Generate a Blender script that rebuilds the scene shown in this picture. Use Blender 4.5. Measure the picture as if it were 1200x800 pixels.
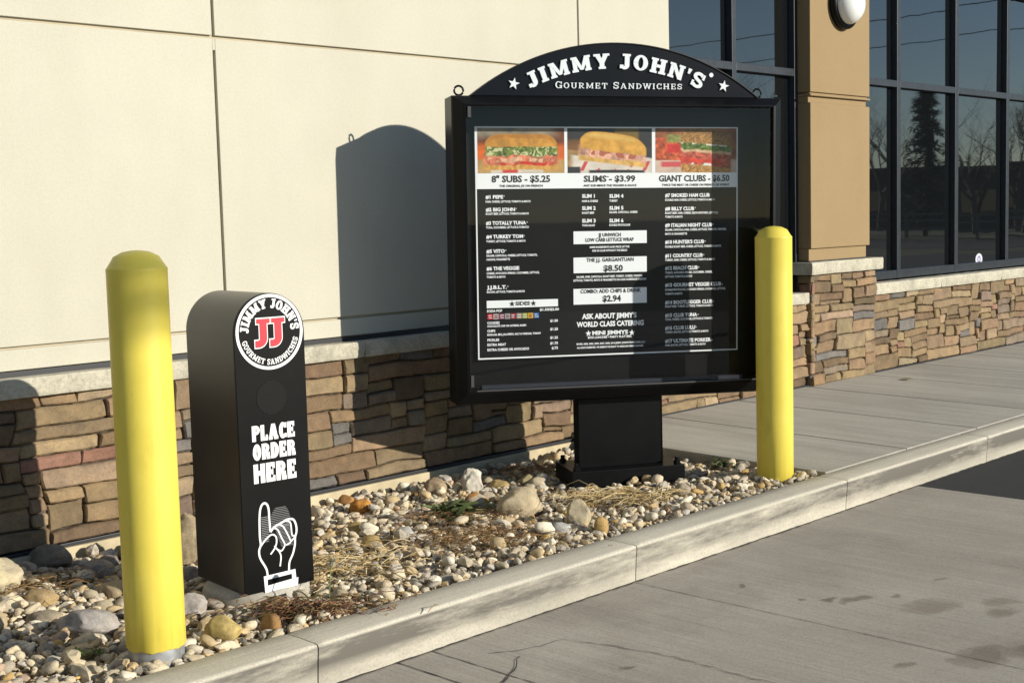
import bpy, math, random
import numpy as np
from mathutils import Vector, Matrix, noise

R = math.radians
sc = bpy.context.scene
for o in list(bpy.data.objects):
    bpy.data.objects.remove(o)
COL = sc.collection

# ------------------------------------------------------------------ camera
cam_d = bpy.data.cameras.new('camera')
cam = bpy.data.objects.new('camera', cam_d)
COL.objects.link(cam)
sc.camera = cam
cam_d.sensor_width = 36.0
cam_d.lens = 1549.4 / 1200 * 36
cam_d.clip_start = 0.05
cam_d.clip_end = 3000
yaw, pitch, roll = R(45.673), R(-5.328), R(-1.5136)
fw = Vector((math.sin(yaw) * math.cos(pitch), math.cos(yaw) * math.cos(pitch), math.sin(pitch)))
rt = Vector((math.cos(yaw), -math.sin(yaw), 0))
up = rt.cross(fw)
r2 = math.cos(roll) * rt + math.sin(roll) * up
u2 = -math.sin(roll) * rt + math.cos(roll) * up
cam.matrix_world = Matrix(((r2.x, u2.x, -fw.x, 0), (r2.y, u2.y, -fw.y, 0), (r2.z, u2.z, -fw.z, 1.3), (0, 0, 0, 1)))

# ------------------------------------------------------------------ sky, sun, exposure
SUN = Vector((0.40, -1.0, 0.368)).normalized()          # towards the sun
EL = math.asin(SUN.z)
AZ = math.atan2(SUN.x, SUN.y)                             # clockwise from +Y
world = bpy.data.worlds.new('World')
sc.world = world
world.use_nodes = True
wn = world.node_tree.nodes
sky = wn.new('ShaderNodeTexSky')
sky.sky_type = 'NISHITA'
sky.sun_disc = False
sky.sun_elevation = EL
sky.sun_rotation = AZ
sky.altitude = 1200
sky.air_density = 1.0
sky.dust_density = 0.1
sky.ozone_density = 2.0
wn['Background'].inputs[1].default_value = 0.075
world.node_tree.links.new(sky.outputs[0], wn['Background'].inputs[0])
sun_d = bpy.data.lights.new('sun', 'SUN')
sun_d.energy = 4.0
sun_d.angle = R(0.53)
sun_d.color = (1.0, 0.945, 0.83)
sun = bpy.data.objects.new('sun', sun_d)
COL.objects.link(sun)
sun.rotation_euler = SUN.to_track_quat('Z', 'Y').to_euler()
sun.location = SUN * 40
vs = sc.view_settings
vs.view_transform = 'Standard'
vs.look = 'None'
vs.gamma = 1.0
vs.exposure = 0.53
vs.use_curve_mapping = False
sc.cycles.max_bounces = 8
sc.cycles.transparent_max_bounces = 12

# ------------------------------------------------------------------ helpers
def tag(o, label=None, cat=None, group=None, kind=None):
    if label: o['label'] = label
    if cat: o['category'] = cat
    if group: o['group'] = group
    if kind: o['kind'] = kind
    return o

def empty(name, loc=(0, 0, 0), rz=0.0, parent=None):
    o = bpy.data.objects.new(name, None)
    COL.objects.link(o)
    o.empty_display_size = 0.1
    o.location = loc
    o.rotation_euler = (0, 0, rz)
    if parent: o.parent = parent
    return o

class MB:
    """collects faces and links them as one mesh object"""
    def __init__(s):
        s.v, s.f, s.c = [], [], []
    def add(s, vs_, fs_, col=None):
        b = len(s.v)
        s.v += [tuple(p) for p in vs_]
        s.f += [tuple(i + b for i in f) for f in fs_]
        if col is not None:
            s.c += [col] * len(vs_)
        return s
    def box(s, x0, x1, y0, y1, z0, z1, col=None):
        v = [(x0, y0, z0), (x1, y0, z0), (x1, y1, z0), (x0, y1, z0), (x0, y0, z1), (x1, y0, z1), (x1, y1, z1), (x0, y1, z1)]
        return s.add(v, [(0, 3, 2, 1), (4, 5, 6, 7), (0, 1, 5, 4), (1, 2, 6, 5), (2, 3, 7, 6), (3, 0, 4, 7)], col)
    def prism(s, pts, y0, y1, col=None):
        """outline in XZ (counter-clockwise seen from -Y), extruded from y0 (front) to y1"""
        n = len(pts)
        v = [(p[0], y0, p[1]) for p in pts] + [(p[0], y1, p[1]) for p in pts]
        f = [tuple(range(n)), tuple(range(2 * n - 1, n - 1, -1))]
        f += [(i, i + n, (i + 1) % n + n, (i + 1) % n) for i in range(n)]
        return s.add(v, f, col)
    def flat(s, pts, y, col=None):
        return s.add([(p[0], y, p[1]) for p in pts], [tuple(range(len(pts)))], col)
    def lathe(s, prof, seg=32, cx=0, cy=0, a0=0.0, col=None):
        v, f = [], []
        n = len(prof)
        for k in range(seg):
            a = 2 * math.pi * k / seg + a0
            for (r, z) in prof:
                v.append((cx + r * math.cos(a), cy + r * math.sin(a), z))
        for k in range(seg):
            k2 = (k + 1) % seg
            for i in range(n - 1):
                f.append((k * n + i, k2 * n + i, k2 * n + i + 1, k * n + i + 1))
        return s.add(v, f, col)
    def tube(s, pts, rads, seg=6, col=None, caps=True):
        pts = [Vector(p) for p in pts]
        v, f = [], []
        n = len(pts)
        for i, p in enumerate(pts):
            d = (pts[min(i + 1, n - 1)] - pts[max(i - 1, 0)]).normalized()
            ref = Vector((0, 0, 1)) if abs(d.z) < .9 else Vector((1, 0, 0))
            a = d.cross(ref).normalized(); b = d.cross(a)
            r = rads[i] if isinstance(rads, (list, tuple)) else rads
            for k in range(seg):
                t = 2 * math.pi * k / seg
                v.append(p + a * (r * math.cos(t)) + b * (r * math.sin(t)))
        for i in range(n - 1):
            for k in range(seg):
                k2 = (k + 1) % seg
                f.append((i * seg + k, i * seg + k2, (i + 1) * seg + k2, (i + 1) * seg + k))
        if caps:
            f.append(tuple(range(seg - 1, -1, -1)))
            f.append(tuple((n - 1) * seg + k for k in range(seg)))
        return s.add(v, f, col)
    def build(s, name, mat, parent=None, smooth=False, bevel=0, sharp=None):
        me = bpy.data.meshes.new(name)
        me.from_pydata(s.v, [], s.f)
        if s.c and len(s.c) == len(s.v):
            ca = me.color_attributes.new('Col', 'FLOAT_COLOR', 'POINT')
            ca.data.foreach_set('color', np.array([tuple(c[:3]) + (1,) for c in s.c], dtype=np.float32).ravel())
        me.materials.append(mat)
        if smooth:
            me.polygons.foreach_set('use_smooth', [True] * len(me.polygons))
            if sharp: me.set_sharp_from_angle(angle=R(sharp))
        me.update()
        o = bpy.data.objects.new(name, me)
        COL.objects.link(o)
        if parent: o.parent = parent
        if bevel:
            m = o.modifiers.new('bevel', 'BEVEL')
            m.width = bevel; m.segments = 2; m.limit_method = 'ANGLE'; m.angle_limit = R(40)
        return o

# ------------------------------------------------------------------ materials
def mat_new(name):
    m = bpy.data.materials.new(name)
    m.use_nodes = True
    nt = m.node_tree
    return m, nt, nt.nodes['Principled BSDF']

def coords(nt):
    return nt.nodes.new('ShaderNodeTexCoord').outputs['Object']

def nz(nt, vec, scale, detail=4.0, rough=0.55, sc3=None):
    if sc3:
        mp = nt.nodes.new('ShaderNodeMapping')
        mp.inputs['Scale'].default_value = sc3
        nt.links.new(vec, mp.inputs['Vector'])
        vec = mp.outputs[0]
    n = nt.nodes.new('ShaderNodeTexNoise')
    n.inputs['Scale'].default_value = scale
    n.inputs['Detail'].default_value = detail
    n.inputs['Roughness'].default_value = rough
    nt.links.new(vec, n.inputs['Vector'])
    return n.outputs['Fac']

def ramp(nt, fac, stops):
    r = nt.nodes.new('ShaderNodeValToRGB')
    e = r.color_ramp.elements
    while len(e) < len(stops): e.new(0.5)
    for i, (p, c) in enumerate(stops):
        e[i].position = p
        e[i].color = tuple(c) + (1,) if len(c) == 3 else c
    nt.links.new(fac, r.inputs[0])
    return r.outputs[0]

def mix(nt, a, b, fac, mode='MIX'):
    n = nt.nodes.new('ShaderNodeMix')
    n.data_type = 'RGBA'
    n.blend_type = mode
    for sock, val in ((n.inputs[0], fac), (n.inputs[6], a), (n.inputs[7], b)):
        if isinstance(val, (int, float)): sock.default_value = val
        elif isinstance(val, tuple): sock.default_value = val + (1,) if len(val) == 3 else val
        else: nt.links.new(val, sock)
    return n.outputs[2]

def bump(nt, bs, h, strength, dist=0.01, prev=None):
    b = nt.nodes.new('ShaderNodeBump')
    b.inputs['Strength'].default_value = strength
    b.inputs['Distance'].default_value = dist
    nt.links.new(h, b.inputs['Height'])
    if prev: nt.links.new(prev, b.inputs['Normal'])
    nt.links.new(b.outputs[0], bs.inputs['Normal'])
    return b.outputs[0]

def simple(name, col, rough=0.5, metal=0.0, var=0.0, vscale=6.0, bmp=0.0, bscale=200.0, spec=0.5):
    m, nt, bs = mat_new(name)
    bs.inputs['Roughness'].default_value = rough
    bs.inputs['Metallic'].default_value = metal
    bs.inputs['Specular IOR Level'].default_value = spec
    bs.inputs['Base Color'].default_value = tuple(col) + (1,)
    if var or bmp:
        c = coords(nt)
    if var:
        f = nz(nt, c, vscale, 5.0, .6)
        nt.links.new(ramp(nt, f, [(.3, tuple(x * (1 - var) for x in col)), (.7, tuple(min(1, x * (1 + var)) for x in col))]), bs.inputs['Base Color'])
        mr = nt.nodes.new('ShaderNodeMapRange')
        mr.inputs[3].default_value = max(.05, rough - .08); mr.inputs[4].default_value = min(1, rough + .08)
        nt.links.new(f, mr.inputs[0]); nt.links.new(mr.outputs[0], bs.inputs['Roughness'])
    if bmp:
        bump(nt, bs, nz(nt, c, bscale, 3.0), bmp, .002)
    return m

# stucco: sand-finish render with faint clouding and runs of dirt
def stucco_mat(name, col, streak=.10):
    m, nt, bs = mat_new(name)
    c = coords(nt)
    a = ramp(nt, nz(nt, c, 1.3, 6, .6), [(.25, tuple(x * .93 for x in col)), (.75, tuple(min(1, x * 1.04) for x in col))])
    st = ramp(nt, nz(nt, c, 3.0, 5, .6, (1.0, 1.0, .18)), [(.45, (1, 1, 1)), (.8, (1 - streak, 1 - streak * 1.1, 1 - streak * 1.5))])
    a = mix(nt, a, st, 1.0, 'MULTIPLY')
    sp = ramp(nt, nz(nt, c, 90, 3, .7), [(.3, (.93, .92, .9)), (.62, (1, 1, 1))])
    a = mix(nt, a, sp, 1.0, 'MULTIPLY')
    nt.links.new(a, bs.inputs['Base Color'])
    bs.inputs['Roughness'].default_value = .92
    bs.inputs['Specular IOR Level'].default_value = .2
    b1 = bump(nt, bs, nz(nt, c, 260, 3, .6), .35, .0025)
    bump(nt, bs, nz(nt, c, 9, 4, .6), .25, .006, b1)
    return m
M_STUCCO = stucco_mat('cream_stucco', (.535, .508, .418), .045)
M_TAN = stucco_mat('tan_stucco', (.315, .225, .12), .04)
M_GROOVE = simple('groove_sealant', (.42, .36, .25), .9, var=.2, vscale=3)  # mottled beige of the wall core that shows in the grooves

# natural stone with a colour per stone
def stone_mat(name, fine=40, amt=.45):
    m, nt, bs = mat_new(name)
    c = coords(nt)
    at = nt.nodes.new('ShaderNodeAttribute'); at.attribute_name = 'Col'
    n1 = ramp(nt, nz(nt, c, fine * .35, 6, .65), [(.25, (1 - amt, 1 - amt, 1 - amt * .95)), (.5, (.95, .95, .95)), (.8, (1.3, 1.24, 1.12))])
    a = mix(nt, at.outputs['Color'], n1, 1.0, 'MULTIPLY')
    n2 = ramp(nt, nz(nt, c, fine * 3, 4, .7), [(.32, (.72, .7, .68)), (.6, (1, 1, 1))])
    a = mix(nt, a, n2, .8, 'MULTIPLY')
    nt.links.new(a, bs.inputs['Base Color'])
    bs.inputs['Roughness'].default_value = .86
    bs.inputs['Specular IOR Level'].default_value = .3
    b1 = bump(nt, bs, nz(nt, c, fine * 2.6, 7, .75), .6, .005)
    bump(nt, bs, nz(nt, c, fine * .8, 5, .65), .25, .008, b1)
    return m
M_STONE = stone_mat('ledge_stone_veneer', 30, .38)
M_ROCK = stone_mat('river_rock', 45, .40)
M_PEBBLE = stone_mat('gravel_pebbles', 70, .30)
M_MORTAR = simple('recessed_mortar', (.10, .085, .065), .95, var=.35, vscale=20, bmp=.5)

def cap_mat():
    m, nt, bs = mat_new('cast_stone_cap')
    c = coords(nt)
    a = ramp(nt, nz(nt, c, 7, 7, .65), [(.28, (.34, .32, .25)), (.5, (.50, .46, .36)), (.75, (.62, .57, .45))])
    a = mix(nt, a, ramp(nt, nz(nt, c, 60, 4, .7), [(.35, (.7, .7, .68)), (.6, (1, 1, 1))]), .8, 'MULTIPLY')
    nt.links.new(a, bs.inputs['Base Color'])
    bs.inputs['Roughness'].default_value = .88
    b1 = bump(nt, bs, nz(nt, c, 26, 6, .65), .7, .012)
    bump(nt, bs, nz(nt, c, 160, 3, .6), .3, .003, b1)
    return m
M_CAP = cap_mat()

def concrete_mat(name, lo, hi, streak_axis='Y', streak=.35, joints=None, stains=False, dirt=None):
    m, nt, bs = mat_new(name)
    c = coords(nt)
    a = ramp(nt, nz(nt, c, 1.1, 7, .62), [(.25, lo), (.75, hi)])
    s3 = (9, .35, 1) if streak_axis == 'Y' else (.35, 9, 1)
    st = ramp(nt, nz(nt, c, 1.0, 5, .6, s3), [(.3, (1 - streak, 1 - streak, 1 - streak)), (.55, (1, 1, 1)), (.8, (1 + streak * .5,) * 3)])
    a = mix(nt, a, st, .8, 'MULTIPLY')
    br = nz(nt, c, 1.0, 3, .6, (75, 1.6, 1) if streak_axis == 'Y' else (1.6, 75, 1))
    a = mix(nt, a, ramp(nt, br, [(.3, (.84, .84, .84)), (.65, (1.05, 1.05, 1.05))]), .8, 'MULTIPLY')
    a = mix(nt, a, ramp(nt, nz(nt, c, 120, 5, .85), [(.32, (.62, .61, .59)), (.5, (1, 1, 1)), (.75, (1.14, 1.14, 1.12))]), .9, 'MULTIPLY')
    if stains:
        pool = ramp(nt, nz(nt, c, 1.6, 5, .6), [(.52, (1, 1, 1)), (.70, (.72, .69, .66))])
        a = mix(nt, a, pool, .7, 'MULTIPLY')
        # oil drips: distorted spots gathered where the cars wait
        geo = coords(nt)
        warp = nt.nodes.new('ShaderNodeVectorMath'); warp.operation = 'MULTIPLY_ADD'
        nn = nt.nodes.new('ShaderNodeTexNoise'); nn.inputs['Scale'].default_value = 7; nn.inputs['Detail'].default_value = 7
        nt.links.new(geo, nn.inputs['Vector'])
        nt.links.new(nn.outputs['Color'], warp.inputs[0]); warp.inputs[1].default_value = (.20, .20, .0)
        nt.links.new(geo, warp.inputs[2])
        for (x, y, rx, ry, dk) in STAINS:
            sb = nt.nodes.new('ShaderNodeVectorMath'); sb.operation = 'SUBTRACT'
            nt.links.new(warp.outputs[0], sb.inputs[0]); sb.inputs[1].default_value = (x + .10, y + .10, -.145)
            ml = nt.nodes.new('ShaderNodeVectorMath'); ml.operation = 'MULTIPLY'
            nt.links.new(sb.outputs[0], ml.inputs[0]); ml.inputs[1].default_value = (1 / rx, 1 / ry, 0)
            ln = nt.nodes.new('ShaderNodeVectorMath'); ln.operation = 'LENGTH'
            nt.links.new(ml.outputs[0], ln.inputs[0])
            a = mix(nt, a, ramp(nt, ln.outputs['Value'], [(.45, (dk, dk * .95, dk * .9)), (.8, (dk * .5 + .5, dk * .48 + .5, dk * .46 + .5)), (1.1, (1, 1, 1))]), 1.0, 'MULTIPLY')
    if dirt:
        # dark weathering band with a ragged edge on the kerb face
        sx = nt.nodes.new('ShaderNodeSeparateXYZ'); nt.links.new(c, sx.inputs[0])
        mr = nt.nodes.new('ShaderNodeMapRange'); nt.links.new(sx.outputs['Z'], mr.inputs[0])
        mr.inputs[1].default_value = -.145; mr.inputs[2].default_value = 0.0
        band = ramp(nt, mr.outputs[0], [(0.0, (.25,) * 3), (.25, (.45,) * 3), (.5, (1,) * 3), (.90, (1,) * 3), (.965, (0,) * 3)])
        br1 = nz(nt, c, 2.0, 9, .72, (.45, 1, 2.6))
        brk = ramp(nt, br1, [(.33, (.12,) * 3), (.52, (1,) * 3)])
        msk = mix(nt, band, brk, 1.0, 'MULTIPLY')
        rgb = nt.nodes.new('ShaderNodeRGBToBW'); nt.links.new(msk, rgb.inputs[0])
        a = mix(nt, a, dirt, rgb.outputs[0])
    nt.links.new(a, bs.inputs['Base Color'])
    bs.inputs['Roughness'].default_value = .85
    bs.inputs['Specular IOR Level'].default_value = .3
    b1 = bump(nt, bs, br, .22, .003)
    bump(nt, bs, nz(nt, c, 240, 4, .7), .35, .003, b1)
    return m
STAINS = [(4.32, 2.46, .07, .04, .55), (4.25, 2.52, .045, .026, .5), (4.20, 2.60, .03, .018, .55), (4.40, 2.20, .15, .08, .72), (4.62, 2.05, .10, .06, .74), (4.50, 1.98, .09, .05, .66), (4.02, 1.84, .15, .08, .62), (4.18, 1.76, .11, .07, .66), (3.78, 1.98, .06, .03, .66), (4.75, 2.35, .05, .025, .66), (3.2, 2.65, .03, .018, .55), (2.86, 2.72, .05, .03, .6), (4.2, 2.9, .026, .016, .6), (4.45, 2.35, .04, .025, .62)]
M_ROAD = concrete_mat('driveway_concrete', (.335, .302, .252), (.46, .418, .355), 'Y', .09, stains=True)
M_WALK = concrete_mat('sidewalk_concrete', (.36, .335, .285), (.50, .468, .40), 'Y', .22)
M_KERB = concrete_mat('kerb_concrete', (.54, .495, .40), (.66, .61, .50), 'X', .08, dirt=(.14, .128, .108))
M_PAD = concrete_mat('pad_concrete', (.40, .37, .31), (.50, .46, .39), 'X', .10)
M_FOOT = simple('footing_concrete', (.50, .42, .27), .9, var=.2, vscale=8, bmp=.4)
M_ASPH = simple('asphalt', (.022, .022, .022), .92, var=.35, vscale=40, bmp=.9, bscale=140)
M_DIRT = simple('soil', (.20, .155, .10), .95, var=.4, vscale=30, bmp=.8, bscale=90)
M_CRACK = simple('joint_dirt', (.055, .048, .04), .95, var=.3, vscale=30)
M_GRASSY = simple('winter_lawn', (.07, .075, .03), .95, var=.4, vscale=.3, bmp=.5, bscale=8)

M_FRAME = simple('dark_bronze_aluminium', (.045, .05, .058), .38, metal=.55, var=.1, vscale=20)
M_FLASH = simple('black_flashing', (.02, .02, .022), .45)

def glass_mat():
    m, nt, bs = mat_new('tinted_window_glass')
    c = coords(nt)
    bs.inputs['Base Color'].default_value = (.006, .007, .008, 1)
    bs.inputs['Roughness'].default_value = .015
    bs.inputs['IOR'].default_value = 1.95
    bump(nt, bs, nz(nt, c, 1.6, 2), .10, .006)
    return m
M_GLASS = glass_mat()

def powder(name, col, rough, bmp=.12, scale=420, dust=0.0, spec=.15):
    m, nt, bs = mat_new(name)
    c = coords(nt)
    f = nz(nt, c, 2.5, 6, .65)
    base = tuple(col)
    a = ramp(nt, f, [(.35, base), (.75, tuple(x + dust for x in base))])
    nt.links.new(a, bs.inputs['Base Color'])
    mr = nt.nodes.new('ShaderNodeMapRange')
    mr.inputs[3].default_value = rough - .07; mr.inputs[4].default_value = rough + .1
    nt.links.new(f, mr.inputs[0]); nt.links.new(mr.outputs[0], bs.inputs['Roughness'])
    bs.inputs['Specular IOR Level'].default_value = spec
    bump(nt, bs, nz(nt, c, scale, 2), bmp, .0012)
    return m
M_BLACK = powder('black_powder_coat', (.0045, .0045, .005), .36, .03, 420, .003)
M_BLACKF = powder('black_front_panel', (.004, .004, .004), .34, .08, 420, .002)
M_SIDE = powder('charcoal_powder_coat', (.022, .020, .017), .30, .05, 420, .006, .6)
M_HEADER = powder('black_header_panel', (.005, .0065, .010), .36, .04, 300, .002)
M_INNER = powder('black_cabinet_lining', (.006, .006, .006), .6, .0, 300, .002)
M_SHEET = powder('black_menu_print', (.010, .010, .010), .35, .0, 300, .003)
M_WHITE = simple('white_vinyl', (.80, .80, .79), .5)
M_WHITE3 = simple('white_letter_acrylic', (.74, .78, .80), .4)
M_PRINTW = simple('white_print', (.84, .86, .87), .5)
M_INK = simple('black_ink', (.012, .012, .012), .5)
M_RED = simple('red_vinyl', (.72, .012, .03), .45)
M_STEEL = simple('galvanised_steel', (.36, .37, .38), .5, metal=.6, var=.25, vscale=25, bmp=.2)

def yellow_mat():
    m, nt, bs = mat_new('safety_yellow_sleeve')
    c = coords(nt)
    f = nz(nt, c, 4, 6, .6)
    a = ramp(nt, f, [(.3, (.69, .558, .075)), (.7, (.77, .632, .10))])
    a = mix(nt, a, ramp(nt, nz(nt, c, 14, 6, .7, (1, 1, .25)), [(.30, (.66, .60, .48)), (.44, (1, 1, 1))]), .35, 'MULTIPLY')
    a = mix(nt, a, ramp(nt, nz(nt, c, 130, 3, .7), [(.22, (.6, .55, .45)), (.34, (1, 1, 1))]), .6, 'MULTIPLY')
    nt.links.new(a, bs.inputs['Base Color'])
    bs.inputs['Roughness'].default_value = .42
    b1 = bump(nt, bs, nz(nt, c, 60, 4, .6), .12, .002)
    bump(nt, bs, nz(nt, c, 300, 3, .6), .08, .001, b1)
    return m
M_YELLOW = yellow_mat()

def clear_mat():
    m, nt, bs = mat_new('clear_door_glazing')
    out = nt.nodes['Material Output']
    nt.nodes.remove(bs)
    tr = nt.nodes.new('ShaderNodeBsdfTransparent'); tr.inputs[0].default_value = (.975, .98, .98, 1)
    gl = nt.nodes.new('ShaderNodeBsdfGlossy'); gl.inputs['Roughness'].default_value = .02
    lw = nt.nodes.new('ShaderNodeLayerWeight'); lw.inputs[0].default_value = .5
    p5 = nt.nodes.new('ShaderNodeMath'); p5.operation = 'POWER'; p5.inputs[1].default_value = 4.0
    nt.links.new(lw.outputs['Facing'], p5.inputs[0])
    ma = nt.nodes.new('ShaderNodeMath'); ma.operation = 'MULTIPLY_ADD'; ma.inputs[1].default_value = .9; ma.inputs[2].default_value = .03
    nt.links.new(p5.outputs[0], ma.inputs[0])
    ms = nt.nodes.new('ShaderNodeMixShader')
    nt.links.new(ma.outputs[0], ms.inputs[0]); nt.links.new(tr.outputs[0], ms.inputs[1]); nt.links.new(gl.outputs[0], ms.inputs[2])
    nt.links.new(ms.outputs[0], out.inputs[0])
    return m
M_CLEAR = clear_mat()

def attr_mat(name, rough=.6, spec=.3):
    m, nt, bs = mat_new(name)
    at = nt.nodes.new('ShaderNodeAttribute'); at.attribute_name = 'Col'
    nt.links.new(at.outputs['Color'], bs.inputs['Base Color'])
    bs.inputs['Roughness'].default_value = rough
    bs.inputs['Specular IOR Level'].default_value = spec
    return m
M_PHOTO = attr_mat('photo_print', .5)
M_LEAF = attr_mat('weed_leaves', .6)
M_TREE = attr_mat('tree_foliage', .8, .1)

# ------------------------------------------------------------------ the setting
YW, YS, YF, YG = 5.11, 5.166, 5.22, 5.265     # stone face, stucco face, window frame face, glass
YK0, YK1 = 3.245, 3.42                        # kerb front and back
ZR = -.145                                    # driveway level

def struct(o):
    o['kind'] = 'structure'
    return o

g = MB()
g.add([(-300, -300, ZR - .02), (300, -300, ZR - .02), (300, 300, ZR - .02), (-300, 300, ZR - .02)], [(0, 1, 2, 3)])
struct(g.build('ground', M_GRASSY))
g = MB(); g.add([(-12, -9, ZR), (6.32, -9, ZR), (6.32, YK0 + .05, ZR), (-12, YK0 + .05, ZR)], [(0, 1, 2, 3)])
struct(g.build('driveway', M_ROAD))
g = MB(); g.add([(6.325, -9, ZR - .004), (40, -9, ZR - .004), (40, YK0 + .05, ZR - .004), (6.325, YK0 + .05, ZR - .004)], [(0, 1, 2, 3)])
struct(g.build('asphalt_lot', M_ASPH))
g = MB(); g.add([(44, -200, ZR - .01), (56, -200, ZR - .01), (56, 60, ZR - .01), (44, 60, ZR - .01)], [(0, 1, 2, 3)])
struct(g.build('road', M_ASPH))

# cracks and sawn joints in the driveway: thin dirt-filled ribbons 2 mm above the slab
def ribbon_ground(mb, pts, w, z, jag=0.0, seed=0, taper=False):
    rnd = random.Random(seed)
    P = []
    for i in range(len(pts) - 1):
        a, b = Vector(pts[i]), Vector(pts[i + 1])
        n = max(2, int((b - a).length / .03))
        for k in range(n):
            t = k / n
            p = a.lerp(b, t)
            d = (b - a).normalized(); q = Vector((-d.y, d.x))
            P.append(p + q * rnd.uniform(-jag, jag))
    P.append(Vector(pts[-1]))
    v = []
    for i, p in enumerate(P):
        d = (P[min(i + 1, len(P) - 1)] - P[max(i - 1, 0)]).normalized(); q = Vector((-d.y, d.x))
        ww = w * rnd.uniform(.35, 1.2) if jag else w
        v += [(p.x + q.x * ww, p.y + q.y * ww, z), (p.x - q.x * ww, p.y - q.y * ww, z)]
    mb.add(v, [(2 * i, 2 * i + 1, 2 * i + 3, 2 * i + 2) for i in range(len(P) - 1)])
g = MB()
ribbon_ground(g, [(2.745, 3.245), (2.75, -6)], .003, ZR + .002, .0012, 1)
ribbon_ground(g, [(2.897, 3.245), (2.87, -6)], .0022, ZR + .002, .0012, 2)
ribbon_ground(g, [(3.977, 3.24), (3.93, -6)], .0016, ZR + .002, .0008, 3)
ribbon_ground(g, [(2.83, 2.85), (2.93, 2.90), (3.05, 2.98)], .0038, ZR + .003, .007, 4)
ribbon_ground(g, [(2.83, 2.85), (2.80, 2.70), (2.72, 2.5)], .003, ZR + .003, .007, 14)
ribbon_ground(g, [(3.0, 3.08), (3.081, 3.02), (3.17, 3.0), (3.272, 2.985), (3.33, 2.80), (3.366, 2.584), (3.37, 2.45), (3.356, 2.30), (3.40, 2.0), (3.36, 1.5)], .002, ZR + .003, .006, 5)
ribbon_ground(g, [(-4, YK0 - .002), (14, YK0 - .002)], .006, ZR + .003, .003, 6)
struct(g.build('driveway_joints', M_CRACK))

# kerb: cast lengths with open joints, rounded front arris and small chips
def kerb():
    mb = MB()
    prof = [(YK0 + .012, ZR - .05), (YK0 + .010, ZR + .03), (YK0 + .005, -.060), (YK0 + .001, -.015), (YK0 + .0035, -.006), (YK0 + .009, -.0012), (YK0 + .018, .001), (YK0 + .10, .002), (YK1 - .012, .001), (YK1, -.006), (YK1, -.12)]
    xs = [-4.0, -2.37, -.77, .83, 2.43, 4.005, 5.62, 7.16, 8.75, 10.35, 11.95, 13.55]
    for a, b in zip(xs[:-1], xs[1:]):
        a += .0025; b -= .0025
        n = max(4, int((b - a) / .025))
        v, f = [], []
        for i in range(n + 1):
            x = a + (b - a) * i / n
            for j, (y, z) in enumerate(prof):
                ch = noise.noise(Vector((x * 7, y * 9, z * 9))) * .0022
                cp = noise.noise(Vector((x * 23, 4.2, 1.1)))
                if j in (3, 4, 5) and cp > .42: ch -= (cp - .42) * .022
                e = .004 if i in (0, n) else 0
                v.append((x, y - ch + (e if j < 5 else 0), z + (ch if j > 3 else 0) - (e if 4 <= j <= 8 else 0)))
        m = len(prof)
        for i in range(n):
            for j in range(m - 1):
                f.append((i * m + j, (i + 1) * m + j, (i + 1) * m + j + 1, i * m + j + 1))
        f.append(tuple(range(m - 1, -1, -1))); f.append(tuple(n * m + j for j in range(m)))
        mb.add(v, f)
    return mb
struct(kerb().build('kerb', M_KERB, smooth=True, sharp=33))
g = MB(); g.box(-4, 13.5, YK0 + .02, YK1 - .012, ZR - .06, -.012)
struct(g.build('kerb_joint_filler', M_CRACK))

# sidewalk slabs, rising a little towards the wall
mb = MB()
xs = [5.71, 6.545, 7.40, 8.25, 9.11, 9.97, 10.83, 11.69, 12.55, 13.5]
for a, b in zip(xs[:-1], xs[1:]):
    a += .003; b -= .003
    y0, y1, z0, z1 = YK1 + .004, YW + .02, .001, .034
    e = .006
    v = [(a, y0, -.1), (b, y0, -.1), (b, y1, -.1), (a, y1, -.1), (a, y0, z0 - e), (b, y0, z0 - e), (b, y1, z1 - e), (a, y1, z1 - e),
         (a + e, y0 + e, z0), (b - e, y0 + e, z0), (b - e, y1, z1), (a + e, y1, z1)]
    mb.add(v, [(0, 3, 2, 1), (0, 1, 5, 4), (1, 2, 6, 5), (2, 3, 7, 6), (3, 0, 4, 7), (4, 5, 9, 8), (5, 6, 10, 9), (6, 7, 11, 10), (7, 4, 8, 11), (8, 9, 10, 11)])
struct(mb.build('sidewalk', M_WALK))
g = MB(); g.box(5.74, 13.45, YK1 + .006, YW + .01, -.12, -.012)
struct(g.build('sidewalk_joint_filler', M_CRACK))

def bed_z(x, y):
    t = (y - YK1) / (5.09 - YK1)
    return -.026 - .046 * t + .012 * noise.noise(Vector((x * 1.7, y * 1.7, 3.1))) + (.05 * math.exp(-((x - 1.75) ** 2 + (y - 4.7) ** 2) / .25))
nx, ny = 120, 30
v = []
for j in range(ny + 1):
    for i in range(nx + 1):
        x = -2 + (5.715 + 2) * i / nx; y = YK1 + .001 + (5.12 - YK1) * j / ny
        v.append((x, y, bed_z(x, y) - .012))
g = MB(); g.add(v, [(j * (nx + 1) + i, j * (nx + 1) + i + 1, (j + 1) * (nx + 1) + i + 1, (j + 1) * (nx + 1) + i) for j in range(ny) for i in range(nx)])
struct(g.build('planting_bed', M_DIRT, smooth=True))

# ------------------------------------------------------------------ the building
B = empty('restaurant_building', (6, 5.2, 0))
tag(B, 'cream stucco restaurant wall with brown ledge stone base, tan pillar and dark windows', 'building')
def bpart(mb, name, mat, parent=B, **k):
    ox, oy = 0, 0
    if parent is not None:
        p = parent
        while p:
            ox += p.location.x; oy += p.location.y
            p = p.parent
        mb.v = [(a - ox, b - oy, c) for a, b, c in mb.v]
    return mb.build(name, mat, parent, **k)

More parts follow.
